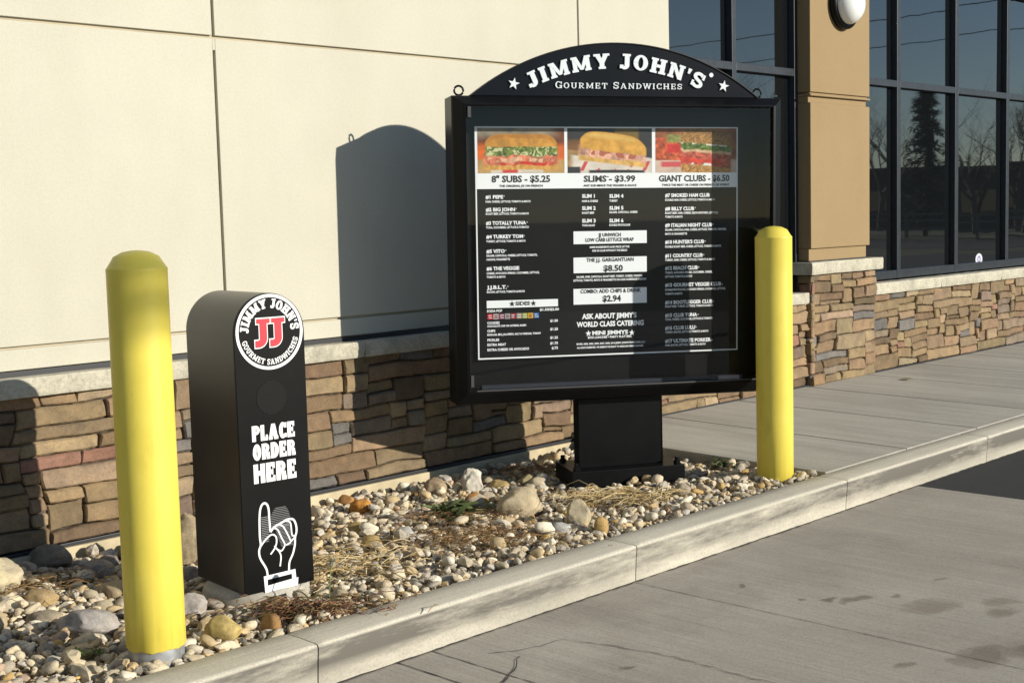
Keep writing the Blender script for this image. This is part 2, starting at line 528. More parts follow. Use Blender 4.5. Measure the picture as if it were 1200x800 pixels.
TOP = 4.7
w = MB()
GZ = [(.738, .823), (.835, 2.138), (2.152, TOP)]
gx = [-3.0, -1.562, .928, 3.418, 5.909, 6.775]
for (za, zb) in GZ:
    if za == .738:
        w.box(-3, 6.775, YS, YS + .03, za, zb)
    else:
        for a, b in zip(gx[:-1], gx[1:]):
            w.box(a + (.007 if a > -3 else 0), b - (.007 if b < 6.7 else 0), YS, YS + .03, za, zb)
for b in gx[1:-1]: w.box(b - .0072, b + .0072, YS + .0005, YS + .03, 2.086, 2.1375)
bpart(w, 'stucco_wall', M_STUCCO, bevel=.003)
w = MB(); w.box(-3, 6.770, YS + .016, 5.5, .70, TOP - .01)
bpart(w, 'wall_core', M_GROOVE)
w = MB(); w.box(-3.05, 14.05, 5.50, 12, ZR, TOP - .02); w.box(-3, 14, 5.14, 5.5, ZR, .70)
bpart(w, 'building_core', M_MORTAR)

# ledge stone: interlocking blocks found on a small grid, each block carved on its own
STONE_COLS = [(.275, .194, .112), (.24, .167, .096), (.315, .228, .135), (.20, .138, .08), (.29, .204, .117), (.25, .177, .105), (.33, .246, .155), (.17, .118, .07), (.215, .165, .115), (.25, .164, .095), (.30, .214, .123), (.265, .186, .105)]
def stones(mb, x0, x1, z0, z1, yf, seed, ends=None, cellx=.041, cellz=.0290):
    rnd = random.Random(seed)
    nxc = max(2, int(round((x1 - x0) / cellx))); nzc = max(2, int(round((z1 - z0) / cellz)))
    cx, cz = (x1 - x0) / nxc, (z1 - z0) / nzc
    used = [[False] * nxc for _ in range(nzc)]
    def warp(x, z, k):
        edge = min(1, (z - z0) / .05, (z1 - z) / .05); ex = min(1, (x - x0) / .05, (x1 - x) / .05)
        q = Vector((x * 4.0, z * 5.0, seed + k * 7.7))
        return x + max(0, ex) * noise.noise(q) * .034, z + max(0, edge) * noise.noise(q + Vector((9, 3, 1))) * .018
    for r in range(nzc):
        for c in range(nxc):
            if used[r][c]: continue
            wmax = 0
            while c + wmax < nxc and not used[r][c + wmax]: wmax += 1
            hmax = nzc - r
            h = rnd.choices([2, 3, 4, 1], [46, 42, 8, 4])[0]
            if hmax - h == 1: h += 1
            h = min(h, hmax)
            wd = rnd.choices([2, 3, 4, 5, 6, 7, 8, 10, 12, 14], [3, 5, 7, 9, 12, 14, 15, 14, 10, 6])[0]
            if h == 4: wd = min(wd, 10)
            wd = min(wd, wmax)
            if wmax - wd == 1: wd = wmax
            ok = False
            while not ok and h > 1:
                ok = all(not used[r + dr][c + dc] for dr in range(h) for dc in range(wd))
                if not ok: h -= 1
            for dr in range(h):
                for dc in range(wd): used[r + dr][c + dc] = True
            a0, a1 = x0 + c * cx, x0 + (c + wd) * cx
            b0, b1 = z0 + r * cz, z0 + (r + h) * cz
            base = rnd.choice(STONE_COLS)
            f_ = rnd.uniform(.84, 1.14)
            col = tuple(min(1, q * f_ * rnd.uniform(.95, 1.05)) for q in base)
            if rnd.random() < .03: col = (.28 * f_, .15 * f_, .105 * f_)
            if rnd.random() < .045: col = (.165 * f_, .15 * f_, .135 * f_)
            gap = rnd.uniform(.001, .004)
            prot = rnd.uniform(-.013, .013)
            tx, tz = rnd.uniform(-.012, .012), rnd.uniform(-.010, .010)
            ni = max(4, int((a1 - a0) / .012)); nj = max(4, int((b1 - b0) / .011))
            v, f = [], []
            sd = rnd.uniform(0, 50)
            rr = rnd.uniform(.004, .014)
            for j in range(nj + 1):
                for i in range(ni + 1):
                    s, t = i / ni, j / nj
                    # cluster the rows near the edge so the arris is tight
                    s = s - .09 * math.sin(2 * math.pi * s) * (1 if ni > 5 else .5); t = t - .07 * math.sin(2 * math.pi * t)
                    X = a0 + gap + (a1 - a0 - 2 * gap) * s; Z = b0 + gap + (b1 - b0 - 2 * gap) * t
                    dx = min(X - a0, a1 - X) - gap; dz = min(Z - b0, b1 - Z) - gap
                    # rounded corners in outline
                    if dx < rr and dz < rr:
                        u_, w_ = rr - dx, rr - dz
                        L = math.hypot(u_, w_)
                        if L > rr:
                            k = rr / L
                            X += (u_ - u_ * k) * (1 if s < .5 else -1); Z += (w_ - w_ * k) * (1 if t < .5 else -1)
                    d = min(dx, dz)
                    edge = 1 - min(1, max(0, d) / .007)
                    dep = .0095 * (1 - math.sqrt(max(0, 1 - edge ** 2)))
                    q = Vector((X * 11 + sd, Z * 16, sd * 1.3))
                    q2 = Vector((X * 38 + sd, Z * 52, sd))
                    rel = .0055 * noise.noise(q) + .0030 * noise.noise(q2) + .0042 * math.floor(3.2 * noise.noise(Vector((X * 13 + sd, Z * 24 + X * 6, sd)))) / 3 + .0022 * noise.noise(q2 * 2.3)
                    Xw, Zw = warp(X, Z, 0)
                    jit = noise.noise(Vector((X * 34 + sd, Z * 34, 5.5))) * .0045 * (1 - min(1, d / .02))
                    v.append((Xw + jit, yf - prot + dep + rel + tx * (s - .5) + tz * (t - .5), Zw + jit * .7))
            W = ni + 1
            for j in range(nj):
                for i in range(ni):
                    f.append((j * W + i, j * W + i + 1, (j + 1) * W + i + 1, (j + 1) * W + i))
            # skirt back into the mortar
            loop = [i for i in range(W)] + [j * W + ni for j in range(1, nj + 1)] + [nj * W + i for i in range(ni - 1, -1, -1)] + [j * W for j in range(nj - 1, 0, -1)]
            b = len(v)
            for k in loop: v.append((v[k][0], yf + .04, v[k][2]))
            n = len(loop)
            for k in range(n): f.append((loop[k], b + k, b + (k + 1) % n, loop[(k + 1) % n]))
            mb.add(v, f, col)
sm = MB()
stones(sm, -1.5, 8.30, .010, .640, YW, 11)
bpart(sm, 'stone_veneer', M_STONE, smooth=True, sharp=24)
sm = MB()
stones(sm, 9.21, 13.6, .040, .640, YW, 23)
bpart(sm, 'stone_veneer', M_STONE, smooth=True, sharp=24)

def rough_block(x0, x1, y0, y1, z0, z1, seed, step=.03, amp=.006):
    """cast stone block whose front and ends are rock-faced"""
    mb = MB()
    ni = max(2, int((x1 - x0) / step)); nj = 5
    v, f = [], []
    W = ni + 1
    prof = [0, .12, .38, .65, .9, 1.0]
    for j in range(6):
        for i in range(W):
            X = x0 + (x1 - x0) * i / ni; Z = z0 + (z1 - z0) * prof[j]
            a = amp * (noise.noise(Vector((X * 14, Z * 18, seed))) + .6 * noise.noise(Vector((X * 40, Z * 40, seed))))
            if j in (0, 5): a = a * .5 + .004
            e = min(1, (X - x0) / .02, (x1 - X) / .02)
            v.append((X + (.004 * noise.noise(Vector((X, Z * 30, seed))) if i in (0, ni) else 0), y0 + a + (1 - max(0, e)) * .004, Z + (.003 * noise.noise(Vector((X * 8, 2, seed))) if j in (0, 5) else 0)))
    for j in range(5):
        for i in range(ni): f.append((j * W + i, j * W + i + 1, (j + 1) * W + i + 1, (j + 1) * W + i))
    b = len(v)
    for j in range(6):
        for i in range(W): v.append((v[j * W + i][0], y1, v[j * W + i][2]))
    for i in range(ni):
        f.append((5 * W + i, 5 * W + i + 1, b + 5 * W + i + 1, b + 5 * W + i))
        f.append((b + i, b + i + 1, i + 1, i))
    for j in range(5):
        f.append((b + j * W, j * W, (j + 1) * W, b + (j + 1) * W)); f.append((j * W + ni, b + j * W + ni, b + (j + 1) * W + ni, (j + 1) * W + ni))
    return mb.add(v, f)
lx = [-1.5, -.4, .76, 1.9, 3.02, 4.16, 5.28, 6.42, 7.5, 8.268]
for i in range(len(lx) - 1):
    bpart(rough_block(lx[i] + .002, lx[i + 1] - .002, YW - .032, YF + .02, .634, .712, 3 + i), 'ledge_stone', M_CAP, smooth=True, sharp=45)
lx = [9.215, 10.3, 11.45, 12.6, 13.6]
for i in range(len(lx) - 1):
    bpart(rough_block(lx[i] + .002, lx[i + 1] - .002, YW - .032, YF - .005, .638, .724, 23 + i), 'ledge_stone', M_CAP, smooth=True, sharp=45)
w = MB(); w.box(-3, 5.72, YW - .016, YW + .03, -.006, .009); w.box(5.72, 8.3, YW - .012, YW + .03, .026, .042); w.box(9.2, 13.6, YW - .012, YW + .03, .026, .042); w.box(-3, 6.77, YS - .004, YS + .02, .706, .734)
bpart(w, 'flashing', M_FLASH, bevel=.002)
w = MB(); w.box(-3, 5.706, YW - .028, YW + .04, -.12, -.008)
bpart(w, 'footing_strip', M_FOOT, bevel=.004)

# pillar
P = empty('pillar', (2.77, 0, 0), parent=B)
px0, px1, py = 8.352, 9.19, 5.118
w = MB()
w.box(px0, px1, py, 5.5, 1.022, 2.066)
w.box(px0 + .001, px1 - .02, py + .02, 5.49, .93, 1.0225)
w.box(px0 + .001, px1 - .02, py + .02, 5.49, 2.0655, 2.112)
w.box(px0 - .008, px1, py - .006, 5.5, 2.112, 2.128)
w.box(px0, px1, py, 5.5, 2.14, TOP)
w.box(px0 + .012, px1 - .012, py + .014, 5.49, 2.1275, 2.1405)
bpart(w, 'pillar_shaft', M_TAN, P, bevel=.005)
sm = MB(); stones(sm, 8.29, 9.21, .030, .836, 5.078, 37)
n0 = len(sm.v)
side = MB(); stones(side, 0.0, .115, .030, .836, 0, 41)
for (a, b, c) in side.v: sm.v.append((8.286 + (b + .0) * 1.0, 5.075 + .115 - a, c))
sm.f += [tuple(n0 + i for i in f) for f in side.f]; sm.c += side.c
bpart(sm, 'stone_facing', M_STONE, P, smooth=True, sharp=24)
w = MB(); w.box(8.318, 9.19, 5.105, 5.5, -.05, .84)
bpart(w, 'pillar_core', M_MORTAR, P)
bpart(rough_block(8.25, 9.27, 5.045, 5.35, .838, .926, 77), 'capstone', M_CAP, P, smooth=True, sharp=45)
w = MB(); w.box(px0 - .01, px1 - .0, py + .004, 5.40, .924, .934)
bpart(w, 'pillar_flashing', M_FLASH, P)

# storefront windows: frame bars with depth, one pane per opening
def window(x0, x1, zb, bars, rails, top):
    W = empty('storefront_window', (x0 - 6, 0.02, 0), parent=B)
    fr = MB()
    xs_ = [x0] + [b for b in bars] + [x1]
    for (a, b) in bars: fr.box(a, b, YF, YG + .03, zb, top)
    zs = []
    allr = [(zb - .0, zb + .066)] + rails + [(top - .06, top)]
    cuts = [bars[0][0]] + [b for ab in bars for b in ab][1:-1] + [bars[-1][1]]
    for i in range(len(bars) - 1):
        for (za, zc) in allr:
            fr.box(bars[i][1] + .0005, bars[i + 1][0] - .0005, YF + .002, YG + .03, za, zc)
    bpart(fr, 'window_frame', M_FRAME, W, bevel=.003)
    for i in range(len(bars) - 1):
        for k in range(len(allr) - 1):
            pn = MB(); pn.box(bars[i][1] - .01, bars[i + 1][0] + .01, YG, YG + .012, allr[k][1] - .01, allr[k + 1][0] + .01)
            rp = random.Random(i * 7 + k * 3 + int(x0))
            ta, tb = rp.uniform(-.0035, .0035), rp.uniform(-.0025, .0025)
            mx, mz = (bars[i][1] + bars[i + 1][0]) / 2, (allr[k][1] + allr[k + 1][0]) / 2
            pn.v = [(x_, y_ + ta * (x_ - mx) + tb * (z_ - mz) + .003, z_) for x_, y_, z_ in pn.v]
            bpart(pn, 'pane', M_GLASS, W)
window(6.775, 8.352, .735, [(6.777, 6.82), (7.539, 7.589), (8.308, 8.350)], [(2.254, 2.308), (3.17, 3.225)], TOP - .1)
window(9.19, 13.6, .735, [(9.192, 9.23), (9.811, 9.870), (10.824, 10.886), (11.838, 11.899), (12.852, 12.912), (13.55, 13.6)], [(2.254, 2.308), (3.17, 3.225)], TOP - .1)
w = MB(); w.box(6.78, 8.34, YG + .04, 5.5, .70, TOP); w.box(9.2, 13.6, YG + .04, 5.5, .70, TOP)
bpart(w, 'window_backing', M_FLASH)
w = MB(); w.box(-3.1, 14.1, 5.05, 12.1, TOP, TOP + .35)
bpart(w, 'parapet', M_TAN, bevel=.01)

# wall lamp on the pillar
L = empty('wall_lamp', (8.785, py, 2.79))
tag(L, 'round white glass bulkhead lamp in a black ring on the tan pillar', 'lamp')
def lathe_y(mb, prof, seg=40):
    t = MB().lathe(prof, seg)
    return mb.add([(a, -c, b) for a, b, c in t.v], [tuple(reversed(f)) for f in t.f])
M_OPAL = simple('opal_glass', (.80, .80, .78), .12)
lathe_y(MB(), [(0, .001), (.175, .001), (.182, .012), (.182, .040), (.172, .052), (.150, .056), (.14, .05)]).build('mounting_ring', M_BLACK, L, smooth=True, sharp=40)
lathe_y(MB(), [(.150, .050), (.148, .075), (.135, .108), (.105, .138), (.06, .156), (.0, .162)]).build('globe', M_OPAL, L, smooth=True)

# ------------------------------------------------------------------ lettering
def rib(pts, w, closed=False):
    """quads along a polyline, mitred"""
    P = [Vector((p[0], p[1])) for p in pts]
    n = len(P); out = []
    L, Rr = [], []
    for i in range(n):
        if closed: a, b = P[i - 1], P[(i + 1) % n]
        else: a, b = P[max(i - 1, 0)], P[min(i + 1, n - 1)]
        d = (b - a).normalized(); q = Vector((-d.y, d.x))
        L.append(P[i] + q * w / 2); Rr.append(P[i] - q * w / 2)
    m = n if closed else n - 1
    for i in range(m):
        j = (i + 1) % n
        out.append([tuple(Rr[i]), tuple(Rr[j]), tuple(L[j]), tuple(L[i])])
    return out
def arc(cx, cy, rx, ry, a0, a1, n=12):
    return [(cx + rx * math.cos(R(a0 + (a1 - a0) * i / n)), cy + ry * math.sin(R(a0 + (a1 - a0) * i / n))) for i in range(n + 1)]
def band(cx, cy, ro, ry, ri, riy, a0, a1, n=12):
    o = arc(cx, cy, ro, ry, a0, a1, n); i_ = arc(cx, cy, ri, riy, a0, a1, n)
    return [[i_[k], o[k], o[k + 1], i_[k + 1]] for k in range(n)]
def rc(x0, y0, x1, y1): return [(x0, y0), (x1, y0), (x1, y1), (x0, y1)]
def glyph(ch, T=.27, S=.15, v=.09, w=None):
    """slab-serif capital of height 1; T stem, S slab thickness, v slab overhang. returns polygons, width"""
    P = []
    W = w or {'I': T + 2 * v, 'J': .62, 'M': 1.12, 'W': 1.2, "'": .22, 'L': .70, 'E': .74, 'T': .82, 'S': .68, 'P': .76, 'C': .76, 'G': .82, 'N': .92, 'H': .92, 'Y': .92, 'A': .94, 'U': .88, 'R': .84, 'D': .82, 'O': .84}.get(ch, .8)
    def stem(x0, bot=True, top=True, l=v, r=v):
        P.append(rc(x0, 0, x0 + T, 1))
        if top: P.append(rc(x0 - l, 1 - S, x0 + T + r, 1))
        if bot: P.append(rc(x0 - l, 0, x0 + T + r, S))
    if ch == 'I': stem(v)
    elif ch == 'J':
        x = W - T - v
        P.append(rc(x, .25, x + T, 1)); P.append(rc(x - v - .06, 1 - S, W, 1))
        cx = x - .02; 
        P.extend(band(cx, .27, T + .02, .31, .02, .10, 0, -115, 10))
        e = (cx + (T + .02) * math.cos(R(-115)) , .27 + .31 * math.sin(R(-115)))
        P.append(rc(0, .02, cx - .05, .26) if W > .55 else rc(0, .02, cx, .24))
    elif ch == 'H':
        stem(v); stem(W - v - T); P.append(rc(v + T - .01, .40, W - v - T + .01, .40 + S + .05))
    elif ch == 'N':
        t = T * .82
        P.append(rc(v, 0, v + t, 1)); P.append(rc(W - v - t, 0, W - v, 1))
        P.append(rc(0, 0, t + 2 * v, S)); P.append(rc(W - t - 2 * v, 1 - S, W, 1)); P.append(rc(0, 1 - S, v + t, 1))
        P.append([(v, 1), (W - v - t, 0), (W - v, 0), (v + t * 1.15, 1)])
    elif ch == 'M':
        t = T * .88
        P.append(rc(v, 0, v + t, 1)); P.append(rc(W - v - t, 0, W - v, 1))
        for x in (v, W - v - t): P.append(rc(x - v, 0, x + t + v * .7, S))
        P.append(rc(0, 1 - S, v + t, 1)); P.append(rc(W - v - t, 1 - S, W, 1))
        c = W / 2
        P.append([(v, 1), (c - t * .36, .10), (c + t * .36, .10), (v + t * 1.1, 1)])
        P.append([(W - v - t * 1.1, 1), (c - t * .36, .10), (c + t * .36, .10), (W - v, 1)])
    elif ch == 'Y':
        c = W / 2
        P.append(rc(c - T / 2, 0, c + T / 2, .5)); P.append(rc(c - T / 2 - v, 0, c + T / 2 + v, S))
        P.append([(v * .5, 1), (c - T / 2, .38), (c + T / 2, .38), (v * .5 + T * 1.1, 1)])
        P.append([(W - v * .5 - T * 1.1, 1), (c - T / 2, .38), (c + T / 2, .38), (W - v * .5, 1)])
        P.append(rc(0, 1 - S, T + v * 1.6, 1)); P.append(rc(W - T - v * 1.6, 1 - S, W, 1))
    elif ch == 'O': P.extend(band(W / 2, .5, W / 2, .52, W / 2 - T, .5 - S * .85, 0, 360, 28))
    elif ch in 'CG':
        P.extend(band(W / 2, .5, W / 2, .52, W / 2 - T, .5 - S * .85, 42, 318, 22))
        P.append(rc(W - T * .75, .66, W, .98))
        if ch == 'G':
            P.append(rc(W - T, .0, W, .46)); P.append(rc(W - T - v * 1.6, .36, W + v * .5, .36 + S))
        else: P.append(rc(W - T * .6, .04, W, .30))
    elif ch == 'D':
        P.append(rc(v, 0, v + T, 1)); P.append(rc(0, 0, v + T + .02, S)); P.append(rc(0, 1 - S, v + T + .02, 1))
        x = v + T - .02
        P.extend(band(x, .5, W - x, .5, W - x - T, .5 - S, -90, 90, 16))
    elif ch in 'RP':
        P.append(rc(v, 0, v + T, 1)); P.append(rc(0, 0, v * 2 + T, S)); P.append(rc(0, 1 - S, v + T + .02, 1))
        x = v + T - .02; ww = W - (.08 if ch == 'R' else 0)
        P.extend(band(x + .06, .71, ww - x - .06, .29, max(.04, ww - x - .06 - T), .29 - S * .9, -90, 90, 14))
        P.append(rc(x, 1 - S * .9, x + .07, 1)); P.append(rc(x, .42, x + .07, .42 + S * .9))
        if ch == 'R':
            P.append([(x + .05, .46), (W - T - v * .5, 0), (W - v * .3, 0), (x + .05 + T, .46)]); P.append(rc(W - T - v * .8, 0, W, S))
    elif ch == 'U':
        P.append(rc(v, .32, v + T, 1)); P.append(rc(W - v - T, .32, W - v, 1))
        for x in (v, W - v - T): P.append(rc(x - v, 1 - S, x + T + v, 1))
        P.extend(band(W / 2, .34, W / 2 - v, .36, W / 2 - v - T, .36 - S, 180, 360, 14))
    elif ch == 'E':
        P.append(rc(v, 0, v + T, 1)); P.append(rc(0, 0, W, S)); P.append(rc(0, 1 - S, W - .03, 1)); P.append(rc(v + T - .01, .5 - S / 2, W - .16, .5 + S / 2))
        P.append(rc(W - S * .9, 0, W, .32)); P.append(rc(W - .03 - S * .9, .68, W - .03, 1)); P.append(rc(W - .16 - S * .7, .36, W - .16, .64))
    elif ch == 'L':
        P.append(rc(v, 0, v + T, 1)); P.append(rc(0, 0, W, S)); P.append(rc(0, 1 - S, T + 2 * v, 1)); P.append(rc(W - S, 0, W, .36))
    elif ch == 'T':
        c = W / 2
        P.append(rc(c - T / 2, 0, c + T / 2, 1)); P.append(rc(0, 1 - S, W, 1)); P.append(rc(c - T / 2 - v, 0, c + T / 2 + v, S))
        P.append(rc(0, .66, S * .9, 1)); P.append(rc(W - S * .9, .66, W, 1))
    elif ch == 'A':
        c = W / 2
        P.append([(v * .6, 0), (v * .6 + T * .8, 0), (c + T * .12, 1), (c - T * .5, 1)]); P.append([(W - v * .6 - T * 1.1, 0), (W - v * .6, 0), (c + T * .5, 1), (c - T * .5, 1)])
        P.append(rc(.24, .24, W - .24, .24 + S * .8)); P.append(rc(0, 0, T + v, S)); P.append(rc(W - T - v * 1.5, 0, W, S)); P.append(rc(c - T * .5 - v, 1 - S, c + T * .2, 1))
    elif ch == 'W':
        t = T * .85; c = W / 2
        for (xa, xb) in ((v, .33), (c, .33), (c, W - .33), (W - v, W - .33)):
            s = 1 if xb > xa else -1
            P.append([(xa - t / 2, 1), (xb - t / 2, 0), (xb + t / 2, 0), (xa + t / 2, 1)])
        for x in (v, c, W - v): P.append(rc(x - t / 2 - v, 1 - S, x + t / 2 + v, 1))
    elif ch == 'S':
        c = W / 2
        pts = arc(c, .735, c - T * .36, .205, 20, 250, 12) + arc(c, .265, c - T * .36, .205, 70, -160, 12)
        P.extend(rib(pts, T * .78))
        P.append(rc(W - T * .5, .62, W, .98)); P.append(rc(0, .02, T * .5, .38))
    elif ch == "'":
        P.append([(.0, 1), (.02, .64), (.14, .64), (.22, 1)])
    return P, W

def put_glyphs(mb, polys, tf, depth_front, depth_back=None, step=.00012):
    """tf maps glyph xy to plane xz; every polygon a hair further out so that none coincide"""
    for k, pl in enumerate(polys):
        q = [tf(p) for p in pl]
        ar = sum(q[i][0] * q[(i + 1) % len(q)][1] - q[(i + 1) % len(q)][0] * q[i][1] for i in range(len(q)))
        if ar < 0: q.reverse()
        y = depth_front - step * (k % 14)
        if depth_back is None: mb.flat(q, y)
        else: mb.prism(q, y, depth_back)

def slab_line(mb, text, x0, x1, z0, h, yf, yb=None, T=.27, S=.15, v=.09, gap=.10, space=.5, small=None):
    items = []; x = 0
    for i, ch in enumerate(text):
        if ch == ' ': x += space; continue
        P, w = glyph(ch, T, S, v)
        k = 1.0 if (small is None or i == 0 or text[i - 1] == ' ') else small
        items.append((P, x, k)); x += w * k + gap
    tot = x - gap; sx = (x1 - x0) / tot
    for P, xo, k in items:
        put_glyphs(mb, P, lambda p: (x0 + (xo + p[0] * k) * sx, z0 + p[1] * h * k), yf, yb)

def slab_arc(mb, text, cx, cz, rad, a_mid, a_span, h, yf, yb=None, T=.27, S=.15, v=.09, gap=.09, space=.45, inner=False):
    """letters on a circle of baseline radius rad; inner=True reads along the bottom"""
    items = []; x = 0
    for ch in text:
        if ch == ' ': x += space; continue
        P, w = glyph(ch, T, S, v)
        items.append((P, x, w)); x += w + gap
    tot = x - gap
    for P, xo, w in items:
        mid = (xo + w / 2) / tot - .5
        a = a_mid + (a_span * mid if inner else -a_span * mid)
        sx = abs(R(a_span)) * (rad + (h / 2 if not inner else -h / 2)) / tot
        ra = R(a)
        if inner: tx, tz, nx_, nz_ = -math.sin(ra), math.cos(ra), -math.cos(ra), -math.sin(ra)
        else: tx, tz, nx_, nz_ = math.sin(ra), -math.cos(ra), math.cos(ra), math.sin(ra)
        bx, bz = cx + rad * math.cos(ra), cz + rad * math.sin(ra)
        put_glyphs(mb, P, lambda p: (bx + tx * (p[0] - w / 2) * sx + nx_ * p[1] * h, bz + tz * (p[0] - w / 2) * sx + nz_ * p[1] * h), yf, yb)

_tcache = {}
def text_geo(s, bold):
    """flat outline of a line of text in the built-in font -> verts, faces, (xmin, xmax), cap height"""
    key = (s, bold)
    if key in _tcache: return _tcache[key]
    cu = bpy.data.curves.new('tmp', 'FONT')
    cu.body = s; cu.size = 1; cu.resolution_u = 2; cu.offset = bold; cu.fill_mode = 'FRONT'
    ob = bpy.data.objects.new('tmp', cu); COL.objects.link(ob)
    bpy.context.view_layer.update()
    dg = bpy.context.evaluated_depsgraph_get()
    me = ob.evaluated_get(dg).to_mesh()
    v = [(p.co.x, p.co.y) for p in me.vertices]; f = [tuple(p.vertices) for p in me.polygons]
    ob.evaluated_get(dg).to_mesh_clear()
    bpy.data.objects.remove(ob); bpy.data.curves.remove(cu)
    _tcache[key] = (v, f, (min(p[0] for p in v), max(p[0] for p in v)))
    return _tcache[key]
def put_text(mb, s, x0, z0, w, h, y, bold=.02, cap=None):
    v, f, (a, b) = text_geo(s, bold)
    hv, _, _ = text_geo('H', bold)
    ch = max(p[1] for p in hv); cl = min(p[1] for p in hv)
    k = w / (b - a); kz = h / (ch - cl)
    mb.add([(x0 + (p[0] - a) * k, y, z0 + (p[1] - cl) * kz) for p in v], f)

def star_pts(cx, cz, r, rot=90, k=.40):
    return [(cx + (r if i % 2 == 0 else r * k) * math.cos(R(rot + 36 * i)), cz + (r if i % 2 == 0 else r * k) * math.sin(R(rot + 36 * i))) for i in range(10)]
def put_star(mb, cx, cz, r, y, yb=None, rot=90):
    p = star_pts(cx, cz, r, rot)
    for i in range(10):
        q = [(cx, cz), p[i], p[(i + 1) % 10]]
        if yb is None: mb.flat(q, y)
        else: mb.prism(q, y, yb)
def disc(mb, cx, cz, r, y, n=64):
    mb.flat([(cx + r * math.cos(2 * math.pi * i / n), cz + r * math.sin(2 * math.pi * i / n)) for i in range(n)], y)
def ring(mb, cx, cz, ro, ri, y, n=64):
    for q in band(cx, cz, ro, ro, ri, ri, 0, 360, n): mb.flat(q, y)

# ------------------------------------------------------------------ bollards
def bollard(loc, label, bare, top, seed, lean=(0, 0)):
    t = empty('bollard', loc)
    t.rotation_euler = (lean[0], lean[1], seed * .7)
    tag(t, label, 'bollard', 'yellow bollards along the kerb')
    r = .0895
    zb = .030 if bare else -.03
    prof = [(r - .004, zb), (r, zb + .004), (r, .30), (r, .62), (r, .95), (r, top - .060), (r + .0006, top - .057), (r + .0004, top - .054), (r - .003, top - .050), (r - .010, top - .040), (r * .74, top - .018), (r * .45, top - .005), (r * .2, top - .001), (.0005, top)]
    mb = MB().lathe(prof, 64)
    vv = []
    for (x, y, z) in mb.v:
        a = math.atan2(y, x)
        if z < zb + .006: z += .006 * noise.noise(Vector((math.cos(a) * 2.5, math.sin(a) * 2.5, seed))) + .004 * noise.noise(Vector((math.cos(a) * 9, math.sin(a) * 9, seed)))
        k = 1 + .004 * noise.noise(Vector((x * 9, y * 9, z * 3 + seed)))
        vv.append((x * k, y * k, z))
    mb.v = vv
    mb.build('sleeve', M_YELLOW, t, smooth=True, sharp=50)
    MB().lathe([(r - .006, -.2), (r - .006, .08)], 48).build('steel_pipe', M_STEEL, t, smooth=True)
    return t
bollard((2.046, 3.554, 0), 'taller looking yellow bollard with bare grey foot, left of the black order post', True, 1.234, 1)
bollard((5.523, 3.595, 0), 'yellow bollard painted down to the gravel, standing before the right end of the menu board', False, 1.2275, 4)

# ------------------------------------------------------------------ order post
C_ = Vector((2.54 + .1375 * math.cos(R(-6)), 3.80 + .1375 * math.sin(R(-6)), 0))
O = empty('order_post', C_, R(-6))
tag(O, 'slim black order post with rounded top, red JJ disc and white pointing hand', 'order post')
PW, PH, PD, Z0 = .1375, 1.065, .36, .025
def arch_outline(hw, z0, zt, n=28):
    return [(-hw, z0), (hw, z0)] + [(hw * math.cos(R(180 * i / n)), zt - hw + hw * math.sin(R(180 * i / n))) for i in range(n + 1)]
MB().prism(arch_outline(PW, Z0, PH), .006, PD).build('housing', M_SIDE, O, smooth=True, sharp=35, bevel=.002)
MB().prism(arch_outline(PW - .0015, Z0 + .001, PH - .0015), 0, .0055).build('front_panel', M_BLACKF, O, smooth=True, sharp=35)
lg = MB(); LZ, LR = PH - .002 - .1325, .1325
disc(lg, 0, LZ, LR, -.0006)
lgo = lg.build('logo_disc', M_BLACKF, O)
wr = MB()
ring(wr, 0, LZ, LR - .0015, LR - .0125, -.0012)
slab_arc(wr, "JIMMY JOHN'S", 0, LZ, .083, 90, 176, .032, -.0014, T=.30, S=.17, v=.08, gap=.10)
slab_arc(wr, 'GOURMET SANDWICHES', 0, LZ, .1135, 270, 152, .0195, -.0014, T=.24, S=.13, v=.08, gap=.12, inner=True)
def big_j(cx, zc, h, w, grow):
    """the tall J of the emblem as an outline, grown by `grow` for its white border"""
    T = w * .46
    xr = cx + w / 2 - .012; xl = xr - T
    g_ = grow
    return [rc(xl - g_, zc - h / 2 + .030, xr + g_, zc + h / 2 + g_), rc(xl - .012 - g_, zc + h / 2 - .016 - g_, xr + .012 + g_, zc + h / 2 + g_)] + \
        band(xl - .006, zc - h / 2 + .032, T + .006 + g_, .032 + g_, max(.001, .006 - g_), max(.002, .007 - g_), 0, -90, 8) + [rc(cx - w / 2 - g_, zc - h / 2 - g_, xl - .005, zc - h / 2 + .024 + g_)]
for cx in (-.029, .029):
    put_glyphs(wr, big_j(cx, LZ - .002, .098, .058, .0042), lambda p: p, -.0014)
wr.build('logo_lettering', M_WHITE, lgo)
rd = MB()
for cx in (-.029, .029):
    put_glyphs(rd, big_j(cx, LZ - .002, .098, .058, 0), lambda p: p, -.0036)
rd.build('logo_initials', M_RED, lgo)
# speaker grille: a disc of punched slots
gr = MB()
GZc, GR = .702, .058
for k in range(17):
    z = GZc - GR + (k + .5) * 2 * GR / 17
    hw = math.sqrt(max(0, GR ** 2 - (z - GZc) ** 2))
    if hw < .008: continue
    gr.box(-hw - .004, hw - .004, -.0022, .001, z - .0012, z + .0014)
gr.build('speaker_grille', simple('grille_bars', (.007, .007, .007), .45, spec=.2), O)
gd = MB(); disc(gd, -.004, GZc, GR + .002, -.0005); gd.build('speaker_opening', simple('grille_hole', (.0035, .0035, .0035), .5, spec=.12), O)
tx = MB()
for s, z0, z1 in (('PLACE', .5555, .6105), ('ORDER', .490, .5455), ('HERE', .4088, .4765)):
    slab_line(tx, s, -.086, .082, z0, z1 - z0, -.0008, T=.37, S=.205, v=0.0, gap=.09)
tx.build('order_lettering', M_WHITE, O)
